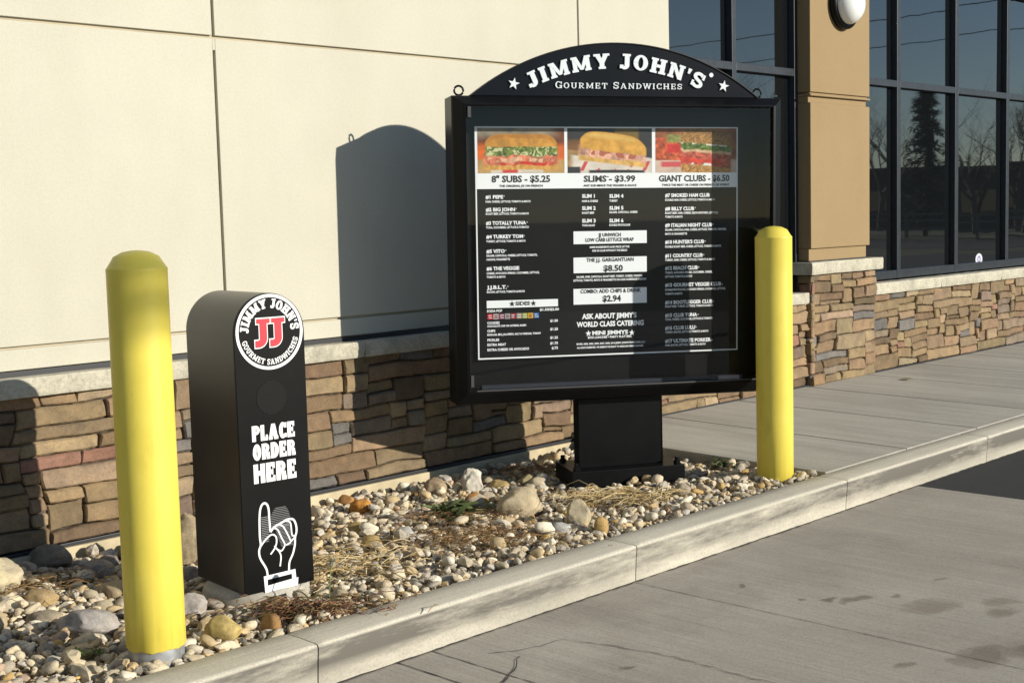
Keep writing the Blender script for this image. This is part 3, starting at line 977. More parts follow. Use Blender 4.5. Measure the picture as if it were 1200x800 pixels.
# the pointing hand
def smooth_path(pts, n=6):
    P = [Vector(p) for p in pts]; out = []
    for i in range(len(P) - 1):
        p0, p1, p2, p3 = P[max(i - 1, 0)], P[i], P[i + 1], P[min(i + 2, len(P) - 1)]
        for k in range(n):
            t = k / n
            out.append(tuple(.5 * ((2 * p1) + (p2 - p0) * t + (2 * p0 - 5 * p1 + 4 * p2 - p3) * t * t + (3 * p1 - p0 - 3 * p2 + p3) * t ** 3)))
    out.append(tuple(P[-1])); return out
HAND = [
 ([(-0.0494, 0.0780), (-0.0535, 0.1048), (-0.075, 0.1453), (-0.0783, 0.1732), (-0.0712, 0.1929), (-0.0731, 0.2236), (-0.0715, 0.2837), (-0.0664, 0.319), (-0.0556, 0.3353), (-0.0423, 0.3332), (-0.0345, 0.3138), (-0.0332, 0.2712), (-0.0311, 0.2314)], .0075),
 ([(-0.0695, 0.1897), (-0.0518, 0.2077), (-0.0276, 0.2217), (-0.0111, 0.2127), (-0.0088, 0.1909), (-0.0179, 0.17), (-0.0343, 0.1529)], .0060),
 ([(-0.0211, 0.2436), (-0.0032, 0.2357), (0.0122, 0.2024), (0.0234, 0.179), (0.0173, 0.1648), (0.0067, 0.1576), (-0.0098, 0.1685), (-0.0174, 0.1803)], .0055),
 ([(0.0044, 0.2514), (0.0209, 0.2407), (0.0429, 0.197), (0.0455, 0.1812), (0.0281, 0.1751)], .0055),
 ([(0.0321, 0.2602), (0.0492, 0.2503), (0.0537, 0.2074), (0.0656, 0.1994), (0.0456, 0.183)], .0055),
 ([(-0.0311, 0.2314), (-0.0162, 0.247), (0.008, 0.2551), (0.0358, 0.2644), (0.0598, 0.2617), (0.0706, 0.2414), (0.0721, 0.2165), (0.0656, 0.1964), (0.0629, 0.1688), (0.0539, 0.1396), (0.0388, 0.1117), (0.0353, 0.0800)], .0075),
 ([(-0.0176, 0.1773), (-0.0002, 0.1558), (0.0056, 0.1363), (0.0006, 0.1036)], .0055)]
hm = MB()
for k, (pts, w_) in enumerate(HAND):
    for q in rib(smooth_path(pts), w_): hm.flat(q, -.0008 - .0002 * k)
CUFF = [(-0.0648, 0.0796), (0.0616, 0.0826), (0.0637, 0.0544), (0.0726, 0.0507), (0.0692, 0.0223), (-0.0612, 0.018)]
SL = [(-0.0501, 0.0655), (0.0466, 0.0682), (0.0473, 0.0500), (-0.0511, 0.0430)]
for q in ([CUFF[5], CUFF[4], (0.0716, .0450), (-.0628, .0440)], [(-.0628, .0440), SL[3], SL[0], (-.0648, .0796)], [SL[0], SL[1], (.0616, .0826), (-.0648, .0796)], [SL[2], (.0637, .0500), (.0616, .0826), SL[1]], [(-.0628, .0440), (0.0716, .0450), (.0726, .0507), SL[2]], [(-.0628, .0440), SL[2], SL[3]]):
    hm.flat(q, -.0008)
hh = hm.build('pointing_hand', M_WHITE, O)
sh = MB()
for k in range(15):                         # fine engraving lines that shade the finger and the fist
    z = .200 + k * .0062
    sh.box(-.066, -.038 + .0004 * k, -.0008, -.0002, z, z + .0017)
for k in range(12):
    z = .243 + k * .0062
    hw = .046 * math.sqrt(max(0, 1 - ((z - .243) / .077) ** 2))
    x0_ = max(-.028, .012 - hw)
    z0_ = z
    sh.box(x0_, .018 + hw * .75, -.0007, -.0002, z0_, z0_ + .0013)
for k in range(16):
    z = .172 + k * .0050
    a = -.014 + (.243 - z) * .34; b = .050 + (.243 - z) * .10
    if a < b: sh.box(a, min(b, .064), -.0006, -.0002, z, z + .0012)
sh.build('engraving_lines', simple('grey_vinyl', (.30, .30, .30), .5), hh)
pad = empty('concrete_pad', C_ + Vector((math.sin(R(6)) * .17, math.cos(R(6)) * .17, 0)))
tag(pad, 'round pale concrete pad under the black order post', 'concrete pad')
pm = MB().lathe([(.0005, .024), (.12, .024), (.176, .0225), (.187, .016), (.190, .002), (.191, -.09)], 56)
pm.v = [(x + .004 * noise.noise(Vector((x * 12, y * 12, z * 9))), y + .004 * noise.noise(Vector((x * 12, y * 12, z * 9 + 5))), z + .002 * noise.noise(Vector((x * 20, y * 20, 3)))) for x, y, z in pm.v]
pm.build('slab', M_PAD, pad, smooth=True, sharp=50)

# ------------------------------------------------------------------ menu board
MA, TILT = -.563, .0128
S_ = empty('menu_board', (4.83 + .235 * math.cos(MA), 4.269 + .235 * math.sin(MA), 0))
S_.rotation_mode = 'XYZ'
S_.matrix_world = Matrix.Translation(S_.location) @ Matrix.Rotation(MA, 4, 'Z')
tag(S_, 'black drive-through menu board with arched header on a short black pedestal', 'menu board')
K = empty('cabinet', (0, 0, 1.137), parent=S_)
K.rotation_euler = (0, TILT, 0)
HW, ZB, ZT = .838, -.735, .733       # local to the cabinet's centre
# housing: hollow box, side walls and back; the door frame slopes forward to its opening
hs = MB()
t_ = .012
hs.box(-HW, -HW + t_, 0, .166, ZB, ZT); hs.box(HW - t_, HW, 0, .166, ZB, ZT)
hs.box(-HW + t_, HW - t_, 0, .1655, ZT - t_, ZT - .0005); hs.box(-HW + t_, HW - t_, 0, .1655, ZB + .0005, ZB + t_)
hs.box(-HW + t_, HW - t_, .150, .165, ZB + t_, ZT - t_)
hs.build('housing', M_BLACK, K, bevel=.003)
def door():
    mb = MB()
    ow, ob, ot = HW, ZB, ZT
    iw0, iw1, ib, it = -HW + .062, HW - .062, ZB + .070, ZT - .050
    mw = .012
    def loop(x0, x1, z0, z1, y): return [(x0, y, z0), (x1, y, z0), (x1, y, z1), (x0, y, z1)]
    loops = [loop(-ow, ow, ob, ot, -.0005), loop(-ow + .004, ow - .004, ob + .004, ot - .004, -.008), loop(iw0 - .016, iw1 + .016, ib - .016, it + .012, -.046), loop(iw0 - .003, iw1 + .003, ib - .003, it + .003, -.050),
             loop(iw0, iw1, ib, it, -.046), loop(iw0, iw1, ib, it, -.026), loop(iw0 - .02, iw1 + .02, ib - .02, it + .02, -.0005)]
    v = [p for l in loops for p in l]; f = []
    for k in range(len(loops)):
        k2 = (k + 1) % len(loops)
        for i in range(4):
            j = (i + 1) % 4
            f.append((k * 4 + i, k * 4 + j, k2 * 4 + j, k2 * 4 + i))
    mb.add(v, f)
    return mb, (iw0, iw1, ib, it)
dm, (iw0, iw1, ib, it) = door()
D_ = dm.build('door_frame', M_BLACK, K)
gz = MB(); gz.flat([(iw0 + .001, ib + .001), (iw1 - .001, ib + .001), (iw1 - .001, it - .001), (iw0 + .001, it - .001)], -.031); gz.build('glazing', M_CLEAR, D_)
rl = MB(); rl.box(iw0 + .03, iw1 - .03, -.052, -.047, ib - .004, ib + .003)
M_TRIM = simple('worn_aluminium', (.07, .068, .065), .5, metal=.4)
rl.build('door_sill_strip', M_TRIM, D_)
rl = MB(); rl.box(iw0 + .002, iw0 + .016, -.050, -.036, ib + .02, ib + .075)
rl.build('door_clip', M_TRIM, D_)
rl = MB(); rl.box(iw0 + .006, iw0 + .022, -.052, -.046, it - .055, it - .004)
rl.build('door_clip', M_TRIM, D_)
inn = MB()
inn.box(-HW + t_, -HW + .05, .0, .148, ZB + t_, ZT - t_); inn.box(HW - .05, HW - t_, .0, .148, ZB + t_, ZT - t_)
inn.box(-HW + .05, HW - .05, .0, .148, ZT - .045, ZT - t_); inn.box(-HW + .05, HW - .05, .0, .148, ZB + t_, ZB + .06)
inn.build('cabinet_lining', M_INNER, K, bevel=.002)
lt = MB(); lt.box(-.70, .66, .05, .09, ZB + .062, ZB + .082); lt.build('lamp_tray', simple('tray_metal', (.05, .055, .07), .3, metal=.4), K)
for i, (lx_, sh_) in enumerate(((-.787, 0), (.742, 0))):
    rg = MB()
    pts = [(lx_ + .022 * math.cos(R(a)), .07, ZT + .030 + .022 * math.sin(R(a))) for a in range(-90, 271, 20)]
    rg.tube(pts, .0052, 8, caps=False); rg.tube([(lx_, .07, ZT - .001), (lx_, .07, ZT + .010)], .008, 8)
    rg.build('lifting_ring', M_BLACK, K, smooth=True)
# arched header
AW, AH, ACX = .728, .254, -.0165
AR = (AW ** 2 + AH ** 2) / (2 * AH)
an = math.degrees(math.asin(AW / AR))
hp = [(ACX - AW, ZT + .0005), (ACX + AW, ZT + .0005)] + [(ACX + AR * math.sin(R(an - 2 * an * i / 40)), ZT + AH - AR + AR * math.cos(R(an - 2 * an * i / 40))) for i in range(1, 40)]
H_ = MB().prism(hp, -.004, .030).build('arched_header', M_HEADER, K, bevel=.002)
trim = MB()
top_ = hp[1:] + [hp[0]]
for i in range(len(top_) - 1):
    a, b = top_[i], top_[i + 1]
    cxa = ((a[0] - ACX), a[1] - (ZT + AH - AR)); 
    na = Vector(cxa).normalized() * .004; nb = Vector((b[0] - ACX, b[1] - (ZT + AH - AR))).normalized() * .004
    trim.prism([a, b, (b[0] + nb.x, b[1] + nb.y), (a[0] + na.x, a[1] + na.y)][::-1], -.010, .034)
trim.build('header_trim', simple('header_edge', (.035, .03, .027), .4), H_)
hl = MB()
slab_arc(hl, "JIMMY JOHN'S", ACX - .004, .892 - 1.035, 1.010, 90.2, 50.5,   .0715, -.011, -.003, T=.27, S=.15, v=.07, gap=.17, space=.42)
hl.build('brand_lettering', M_WHITE3, H_)
hl = MB()
slab_line(hl, 'GOURMET SANDWICHES', -.331, .311, .771, .0315, -.009, -.003, T=.17, S=.10, v=.08, gap=.24, space=.55, small=.84)
hl.build('tagline_lettering', M_WHITE3, H_)
rg = MB()
ring(rg, .4655, .842, .011, .0045, -.008, 20); disc(rg, .4655, .842, .0048, -.008, 12)
rg.build('registered_mark', M_WHITE3, H_)
for (sx_, sz_) in ((-.536, .7895), (.5295, .7885)):
    st = MB(); put_star(st, sx_, sz_, .029, -.012, -.003, 78); st.build('star', M_WHITE3, H_)
# menu sheet
MY = .136
mp = MB(); mp.box(-.704, .672, MY, MY + .004, -.540, .604)
MENU = mp.build('menu_panel', M_SHEET, K)
MENU_TEXT=[
    ('#1 PEPE', -0.6495, 0.2501, 0.0875, 0.0182, 'w'),
    ('®', -0.5597, 0.26, 0.006, 0.0058, 'w'),
    ('HAM, CHEESE, LETTUCE, TOMATO & MAYO', -0.6498, 0.2315, 0.2265, 0.0103, 'w'),
    ('#2 BIG JOHN', -0.6492, 0.1889, 0.1464, 0.0182, 'w'),
    ('®', -0.5005, 0.198, 0.006, 0.0058, 'w'),
    ('ROAST BEEF, LETTUCE, TOMATO & MAYO', -0.6495, 0.1723, 0.2163, 0.0104, 'w'),
    ('#3 TOTALLY TUNA', -0.6494, 0.1234, 0.2017, 0.0182, 'w'),
    ('®', -0.4453, 0.1314, 0.0061, 0.0058, 'w'),
    ('TUNA, CUCUMBER, LETTUCE & TOMATO', -0.6497, 0.106, 0.2156, 0.0104, 'w'),
    ('#4 TURKEY TOM', -0.6492, 0.0574, 0.1855, 0.0183, 'w'),
    ('®', -0.4614, 0.0652, 0.0061, 0.0059, 'w'),
    ('TURKEY, LETTUCE, TOMATO & MAYO', -0.6495, 0.0387, 0.1977, 0.0104, 'w'),
    ('#5 VITO', -0.6494, -0.0137, 0.0921, 0.0183, 'w'),
    ('®', -0.555, -0.0046, 0.006, 0.0058, 'w'),
    ('SALAMI, CAPICOLA, CHEESE, LETTUCE, TOMATO,', -0.6497, -0.0312, 0.2578, 0.0104, 'w'),
    ('ONIONS, VINAIGRETTE', -0.65, -0.0499, 0.118, 0.0104, 'w'),
    ('#6 THE VEGGIE', -0.6499, -0.0979, 0.1647, 0.0183, 'w'),
    ('CHEESE, AVOCADO SPREAD, CUCUMBER, LETTUCE,', -0.6502, -0.1175, 0.2668, 0.0104, 'w'),
    ('TOMATO & MAYO', -0.6505, -0.1354, 0.0948, 0.0104, 'w'),
    ('J.J.B.L.T.', -0.6497, -0.1898, 0.1005, 0.0184, 'w'),
    ('®', -0.5469, -0.1815, 0.006, 0.0059, 'w'),
    ('BACON, LETTUCE, TOMATO & MAYO', -0.65, -0.2086, 0.1914, 0.0105, 'w'),
    ('SLIM 1', -0.1603, 0.2505, 0.0662, 0.0185, 'w'),
    ('HAM & CHEESE', -0.1605, 0.2295, 0.0822, 0.0105, 'w'),
    ('SLIM 2', -0.1608, 0.1908, 0.0707, 0.0185, 'w'),
    ('ROAST BEEF', -0.161, 0.1714, 0.0628, 0.0105, 'w'),
    ('SLIM 3', -0.1614, 0.1284, 0.0708, 0.0186, 'w'),
    ('TUNA SALAD', -0.1616, 0.1098, 0.0672, 0.0105, 'w'),
    ('SLIM 4', -0.0186, 0.2492, 0.0741, 0.0186, 'w'),
    ('TURKEY', -0.0187, 0.2298, 0.0437, 0.0106, 'w'),
    ('SLIM 5', -0.019, 0.19, 0.0741, 0.0186, 'w'),
    ('SALAMI, CAPICOLA, CHEESE', -0.0191, 0.1731, 0.1473, 0.0106, 'w'),
    ('SLIM 6', -0.0195, 0.1273, 0.0742, 0.0187, 'w'),
    ('DOUBLE PROVOLONE', -0.0196, 0.1095, 0.1092, 0.0106, 'w'),
    ('#7 SMOKED HAM CLUB', 0.2755, 0.2499, 0.2391, 0.0188, 'w'),
    ('DOUBLE HAM, CHEESE, LETTUCE, TOMATO & MAYO', 0.2754, 0.2311, 0.2665, 0.0107, 'w'),
    ('#8 BILLY CLUB', 0.2753, 0.1828, 0.1554, 0.0188, 'w'),
    ('®', 0.433, 0.1922, 0.0064, 0.006, 'w'),
    ('ROAST BEEF, HAM, CHEESE, DIJON MUSTARD, LETTUCE,', 0.2752, 0.1653, 0.2852, 0.0107, 'w'),
    ('TOMATO & MAYO', 0.2751, 0.1464, 0.0931, 0.0107, 'w'),
    ('#9 ITALIAN NIGHT CLUB', 0.275, 0.0998, 0.2526, 0.0189, 'w'),
    ('®', 0.5298, 0.1073, 0.0065, 0.0061, 'w'),
    ('SALAMI, CAPICOLA, HAM, CHEESE, LETTUCE, TOMATO, ONIONS,', 0.2749, 0.0813, 0.3298, 0.0107, 'w'),
    ('MAYO & VINAIGRETTE', 0.2748, 0.0607, 0.1171, 0.0107, 'w'),
    ("#10 HUNTER'S CLUB", 0.2746, 0.0156, 0.2093, 0.0189, 'w'),
    ('®', 0.4863, 0.0232, 0.0065, 0.0061, 'w'),
    ('DOUBLE ROAST BEEF, CHEESE, LETTUCE, TOMATO & MAYO', 0.2746, -0.0037, 0.3022, 0.0107, 'w'),
    ('#11 COUNTRY CLUB', 0.2744, -0.0532, 0.2021, 0.0189, 'w'),
    ('®', 0.4788, -0.0459, 0.0065, 0.0061, 'w'),
    ('TURKEY, HAM, CHEESE, LETTUCE, TOMATO & MAYO', 0.2743, -0.0708, 0.2675, 0.0108, 'w'),
    ('#12 BEACH CLUB', 0.2742, -0.1156, 0.1754, 0.019, 'w'),
    ('®', 0.4519, -0.1083, 0.0065, 0.0061, 'w'),
    ('TURKEY, AVOCADO SPREAD, CUCUMBER, CHEESE,', 0.2741, -0.1346, 0.2543, 0.0108, 'w'),
    ('LETTUCE, TOMATO & MAYO', 0.274, -0.1545, 0.1451, 0.0108, 'w'),
    ('#13 GOURMET VEGGIE CLUB', 0.2739, -0.2011, 0.303, 0.019, 'w'),
    ('®', 0.5792, -0.1974, 0.0065, 0.0061, 'w'),
    ('DOUBLE PROVOLONE, AVOCADO SPREAD, CUCUMBER, LETTUCE,', 0.2738, -0.221, 0.3264, 0.0108, 'w'),
    ('TOMATO & MAYO', 0.2737, -0.2417, 0.0927, 0.0108, 'w'),
    ('#14 BOOTLEGGER CLUB', 0.2735, -0.2894, 0.2567, 0.0191, 'w'),
    ('®', 0.5325, -0.2853, 0.0065, 0.0061, 'w'),
    ('ROAST BEEF, TURKEY, LETTUCE, TOMATO & MAYO', 0.2735, -0.3058, 0.26, 0.0108, 'w'),
    ('#15 CLUB TUNA', 0.2733, -0.3548, 0.1723, 0.0191, 'w'),
    ('®', 0.4479, -0.3488, 0.0065, 0.0061, 'w'),
    ('TUNA, CHEESE, CUCUMBER, LETTUCE & TOMATO', 0.2732, -0.3713, 0.257, 0.0109, 'w'),
    ('#16 CLUB LULU', 0.2731, -0.4191, 0.1622, 0.0191, 'w'),
    ('®', 0.4376, -0.4131, 0.0065, 0.0061, 'w'),
    ('TURKEY, BACON, LETTUCE, TOMATO & MAYO', 0.273, -0.4365, 0.2339, 0.0109, 'w'),
    ('#17 ULTIMATE PORKER', 0.2728, -0.4852, 0.248, 0.0192, 'w'),
    ('®', 0.5232, -0.4825, 0.0065, 0.0061, 'w'),
    ('HAM, BACON, LETTUCE, TOMATO & MAYO', 0.2728, -0.5026, 0.2191, 0.0109, 'w'),
    ('SODA POP', -0.6515, -0.3029, 0.0769, 0.0126, 'w'),
    ('$1.50/$2.00', -0.3835, -0.3031, 0.0987, 0.0127, 'w'),
    ('COOKIES', -0.6507, -0.3617, 0.0619, 0.0126, 'w'),
    ('$1.50', -0.3308, -0.3599, 0.04, 0.0127, 'w'),
    ('CHOCOLATE CHIP OR OATMEAL RAISIN', -0.6509, -0.3764, 0.1966, 0.0101, 'w'),
    ('CHIPS', -0.6513, -0.4012, 0.0404, 0.0126, 'w'),
    ('$1.25', -0.3312, -0.4015, 0.04, 0.0128, 'w'),
    ('REGULAR, BBQ, JALAPEÑO, SALT & VINEGAR, THINNY', -0.6516, -0.4184, 0.2731, 0.0101, 'w'),
    ('PICKLES', -0.6512, -0.4458, 0.0594, 0.0126, 'w'),
    ('$1.25', -0.3317, -0.4441, 0.04, 0.0128, 'w'),
    ('EXTRA MEAT', -0.6516, -0.4694, 0.094, 0.0126, 'w'),
    ('$1.75', -0.3321, -0.4718, 0.0401, 0.0128, 'w'),
    ('EXTRA CHEESE OR AVOCADO', -0.652, -0.4943, 0.2113, 0.0126, 'w'),
    ('$.75', -0.3244, -0.4955, 0.0322, 0.0128, 'w'),
    ('SAME INGREDIENTS AND PRICE OF THE', -0.1228, 0.0013, 0.2076, 0.0102, 'w'),
    ('SUB OR CLUB WITHOUT THE BREAD', -0.1096, -0.0163, 0.1831, 0.0102, 'w'),
    ('SALAMI, HAM, CAPICOLA, ROAST BEEF, TURKEY, CHEESE, ONIONS,', -0.1928, -0.1453, 0.3467, 0.0106, 'w'),
    ('LETTUCE, TOMATO, MAYO & VINAIGRETTE ON OUR HOMEMADE FRENCH', -0.2084, -0.1627, 0.3804, 0.0106, 'w'),
    ("ASK ABOUT JIMMY'S", -0.166, -0.3513, 0.2871, 0.0269, 'w'),
    ('WORLD CLASS CATERING', -0.1939, -0.3911, 0.3524, 0.0269, 'w'),
    ('MINI JIMMYS', -0.1133, -0.4323, 0.1886, 0.0206, 'w'),
    ('BOX LUNCHES • PARTY PLATTERS', -0.1357, -0.4499, 0.2291, 0.0116, 'w'),
    ("©1985, 2002, 2003, 2004, 2007, 2008, 2014 JIMMY JOHN'S FRANCHISE, LLC", -0.1961, -0.48, 0.361, 0.0094, 'w'),
    ('ALL RIGHTS RESERVED. WE RESERVE THE RIGHT TO MAKE ANY MENU CHANGES.', -0.194, -0.4985, 0.3507, 0.0094, 'w'),
    ('8" SUBS - $5.25', -0.6184, 0.3292, 0.2957, 0.033, 'k'),
    ('THE ORIGINAL J/S ON FRENCH', -0.5804, 0.3066, 0.2196, 0.0108, 'k'),
    ('SLIMS - $3.99', -0.1507, 0.3286, 0.2685, 0.0315, 'k'),
    ('™', -0.0334, 0.3485, 0.012, 0.0076, 'k'),
    ('ANY SUB MINUS THE VEGGIES & SAUCE', -0.1527, 0.3055, 0.2767, 0.0109, 'k'),
    ('GIANT CLUBS - $6.50', 0.2422, 0.3278, 0.3789, 0.0319, 'k'),
    ('TWICE THE MEAT OR CHEESE ON FRENCH OR WHEAT', 0.258, 0.3055, 0.3632, 0.0111, 'k'),
    ('SIDES', -0.5071, -0.273, 0.0738, 0.019, 'k'),
    ('JJ UNWICH', -0.0779, 0.0574, 0.1182, 0.0182, 'k'),
    ('LOW CARB LETTUCE WRAP', -0.1446, 0.0331, 0.2522, 0.0182, 'k'),
    ('THE J.J. GARGANTUAN', -0.1411, -0.0666, 0.2481, 0.0191, 'k'),
    ('$8.50', -0.0526, -0.1153, 0.1021, 0.0311, 'k'),
    ('COMBO: ADD CHIPS & DRINK', -0.1736, -0.2227, 0.3181, 0.0196, 'k'),
    ('$2.94', -0.0583, -0.2668, 0.0969, 0.0312, 'k'),
]
MENU_RECT= {'sides': (-0.6519, -0.2827, -0.2896, -0.2462), 'unwich': (-0.2059, 0.0227, 0.1769, 0.086), 'garg': (-0.2072, -0.1212, 0.1762, -0.0437), 'combo': (-0.2088, -0.2775, 0.1754, -0.1993), 'strip': (-0.6941, 0.298, 0.6625, 0.3749), 'ph1': (-0.6863, 0.3749, -0.2488, 0.5942), 'ph2': (-0.2331, 0.3726, 0.2064, 0.5935), 'ph3': (0.2244, 0.3721, 0.6599, 0.5949), 'sq': (-0.6499, -0.3386, -0.3859, -0.3113), 'border': (-0.6988, -0.5344, 0.6668, 0.5991)}
MENU_STARS= [(-0.5243, -0.2645), (-0.4158, -0.2646), (-0.1333, -0.4234), (0.0958, -0.4267)]
wt, kt, wb = MB(), MB(), MB()
for (s, x, z, w_, h_, c) in MENU_TEXT:
    if c == 'w': put_text(wt, s, x, z, w_, h_, MY - .0010, .036 if h_ < .014 else .042)
    else: put_text(kt, s, x, z, w_, h_, MY - .0022, .034)
bx0, bz0, bx1, bz1 = MENU_RECT['border']
for q in ((bx0, bz0, bx1, bz0 + .007), (bx0, bz1 - .007, bx1, bz1), (bx0, bz0 + .007, bx0 + .0065, bz1 - .007), (bx1 - .0065, bz0 + .007, bx1, bz1 - .007)):
    wb.box(q[0], q[2], MY - .0008, MY + .001, q[1], q[3])
for nm in ('unwich', 'garg', 'combo', 'sides'):
    q = MENU_RECT[nm]; wb.box(q[0], q[2], MY - .0012, MY + .001, q[1], q[3])
q = MENU_RECT['strip']; wb.box(bx0 + .0066, bx1 - .0066, MY - .0012, MY + .001, q[1], q[3] - .001)
p1, p2, p3 = MENU_RECT['ph1'], MENU_RECT['ph2'], MENU_RECT['ph3']
for a, b in ((bx0 + .0066, p1[0] + .001), (p1[2] - .001, p2[0] + .001), (p2[2] - .001, p3[0] + .001), (p3[2] - .001, bx1 - .0066)):
    wb.box(a, b, MY - .0010, MY + .001, q[3] - .0005, bz1 - .0072)
for k, (x, z) in enumerate(MENU_STARS):
    put_star(kt if k < 2 else wt, x, z, .016 if k < 2 else .017, MY - .0022 if k < 2 else MY - .001)
wt.build('menu_lettering', M_PRINTW, MENU)
wb.build('white_boxes', M_PRINTW, MENU)
kt.build('black_lettering', M_INK, MENU)
sq = MENU_RECT['sq']
SODA = [(.55, .01, .03), (.45, .42, .40), (.28, .06, .12), (.30, .36, .34), (.32, .02, .05), (.33, .27, .22), (.35, .36, .05), (.62, .36, .04), (.02, .12, .42)]
sm = MB()
wq = (sq[2] - sq[0]) / 9
for k, c in enumerate(SODA):
    x = sq[0] + k * wq
    rnd = random.Random(k)
    sm.box(x + .001, x + wq - .002, MY - .0012, MY + .001, sq[1] + .001, sq[3], c)
    lc = (.6, .6, .58) if sum(c) < .9 else (.25, .03, .04)
    for j in range(3):
        a = x + .004 + rnd.random() * .004; zz = sq[1] + .006 + j * .006
        sm.box(a, min(x + wq - .005, a + wq * rnd.uniform(.4, .75)), MY - .0018, MY - .0012, zz, zz + .0035, lc if j != 1 else tuple(q * .5 for q in lc))
sm.build('soda_labels', M_PHOTO, MENU)

# three printed food photographs, painted point by point
def vnoise(w, h, sx, sy, seed):
    r = np.random.RandomState(seed)
    gx, gy = max(2, int(sx) + 2), max(2, int(sy) + 2)
    g = r.rand(gy, gx)
    X = np.linspace(0, gx - 1.001, w); Y = np.linspace(0, gy - 1.001, h)
    xi, yi = X.astype(int), Y.astype(int); fx, fy = X - xi, Y - yi
    fx = fx * fx * (3 - 2 * fx); fy = fy * fy * (3 - 2 * fy)
    a = g[np.ix_(yi, xi)]; b = g[np.ix_(yi, np.minimum(xi + 1, gx - 1))]; c = g[np.ix_(np.minimum(yi + 1, gy - 1), xi)]; d = g[np.ix_(np.minimum(yi + 1, gy - 1), np.minimum(xi + 1, gx - 1))]
    return (a * (1 - fx) + b * fx) * (1 - fy[:, None]) + (c * (1 - fx) + d * fx) * fy[:, None]
def paint(kind, w=220, h=116):
    u, v = np.meshgrid(np.linspace(0, 1, w), np.linspace(0, 1, h))
    def n1(a_, b_, s):
        s += kind * 100
        big = .5 * vnoise(w, h, a_, b_, s) + .3 * vnoise(w, h, a_ * 2.1, b_ * 2.1, s + 31) + .2 * vnoise(w, h, a_ * 4.3, b_ * 4.3, s + 57)
        wx = (vnoise(w, h, 9, 7, s + 5) - .5) * 14; wy = (vnoise(w, h, 9, 7, s + 6) - .5) * 9
        jj, ii = np.mgrid[0:h, 0:w]
        jj = np.clip((jj + wy).astype(int), 0, h - 1); ii = np.clip((ii + wx).astype(int), 0, w - 1)
        return np.clip((big[jj, ii] - .5) * 1.5 + .5, 0, 1)
    img = np.zeros((h, w, 3))
    def put(mask, col, n=None, amt=.35):
        m = np.clip(mask, 0, 1)[..., None]
        c = np.array(col)[None, None, :] * np.ones((h, w, 1))
        if n is not None: c = c * (1 - amt + 2 * amt * n[..., None])
        img[:] = img * (1 - m) + c * m
    st = lambda x, e=.02: np.clip(x / e + .5, 0, 1)
    wob = (n1(9, 3, 1) - .5) * .06
    if kind == 0:
        put(np.ones((h, w)), (.20, .07, .03), n1(6, 4, 2)); put(st(.22 - v, .15) * st(.55 - np.abs(u - .33), .2), (.32, .27, .20), n1(5, 3, 3))
        put(st(v - .36, .12), (.66, .17, .03), n1(3, 3, 4), .2); put(st(v - .70, .06), (.52, .34, .14), n1(10, 3, 5), .2)
        body = lambda top, bot: st(v - top, .03) * st(bot - v, .03)
        ends = st(u - .07, .03) * st(.93 - u, .03)
        put(body(.86 + wob, 1.05) * st(u - .15, .03) * st(.75 - u, .03), (.70, .62, .52), n1(6, 4, 6), .15)
        put(body(.90 + wob, 1.0) * st(.09 - np.abs(u - .37), .03), (.62, .08, .07))
        put(body(.68, .93 + wob * .4) * ends, (.66, .38, .11), n1(30, 10, 7), .25)
        put(body(.55 + wob, .82 + wob) * ends, (.62, .22, .13), n1(22, 6, 8), .55)
        put(body(.66 + wob, .75 + wob) * ends * st(n1(12, 4, 9) - .45, .1), (.72, .45, .30), n1(30, 8, 10), .3)
        put(body(.76 + wob, .83 + wob) * ends * st(n1(6, 2, 11) - .4, .1), (.60, .05, .03), n1(20, 5, 12), .2)
        put(body(.38 + wob * .5, .62 + wob * 1.3) * st(u - .09, .03) * st(.92 - u, .03), (.17, .22, .055), n1(38, 18, 13), .75)
        put(body(.40, .62 + wob) * st(u - .10, .03) * st(.91 - u, .03) * st(n1(30, 16, 14) - .62, .06), (.62, .62, .36))
        bt = .14 + .20 * np.abs((u - .5) / .42) ** 7
        put(body(bt, .42 + wob * .4) * st(u - .09, .02) * st(.91 - u, .02), (.62, .33, .07), n1(16, 5, 15), .25)
        put(body(bt, bt + .09) * st(u - .12, .05) * st(.88 - u, .05), (.50, .24, .05), n1(14, 4, 16), .2)
    elif kind == 1:
        put(np.ones((h, w)), (.055, .05, .05), n1(5, 4, 2), .3); put(st(u - .56, .03) * st(.84 - u, .03) * st(.28 - v, .05), (.22, .15, .04)); put(st(.25 - u, .1) * st(v - .26, .08), (.24, .12, .045), n1(7, 3, 3), .2)
        put(st(v - .60 - .25 * (u - .5), .04), (.40, .27, .12), n1(9, 4, 4), .2)
        put(st(v - .62 - .30 * (u - .15) + .2 * st(u - .8, .2), .03) * st(u - .05, .06), (.68, .62, .55), n1(6, 5, 5), .12)
        put(st(v - .74, .02) * st(.95 - v, .02) * st(np.sin(u * 34 + v * 9) - .72, .2) * st(n1(8, 4, 6) - .42, .1), (.60, .10, .10))
        put(st(v - .86, .02) * st(.15 - u, .02), (.05, .05, .055))
        put(st(v - .93 - .1 * (u - .5) ** 2, .02) * st(.33 - np.abs(u - .58), .03), (.04, .04, .045))
        sl = v - .22 * (u - .5)
        ends = st(u - .13, .03) * st(.92 - u, .03)
        put(st(sl - .56, .03) * st(.79 - sl, .03) * ends, (.68, .44, .15), n1(24, 9, 7), .25)
        put(st(sl - .44 + wob, .03) * st(.68 - sl + wob, .03) * ends, (.68, .40, .30), n1(22, 8, 8), .5)
        put(st(sl - .50, .03) * st(.64 - sl, .03) * ends * st(n1(16, 6, 9) - .55, .08), (.45, .16, .10))
        top = .10 + .05 * (u - .5) + .26 * np.abs((u - .54) / .40) ** 5
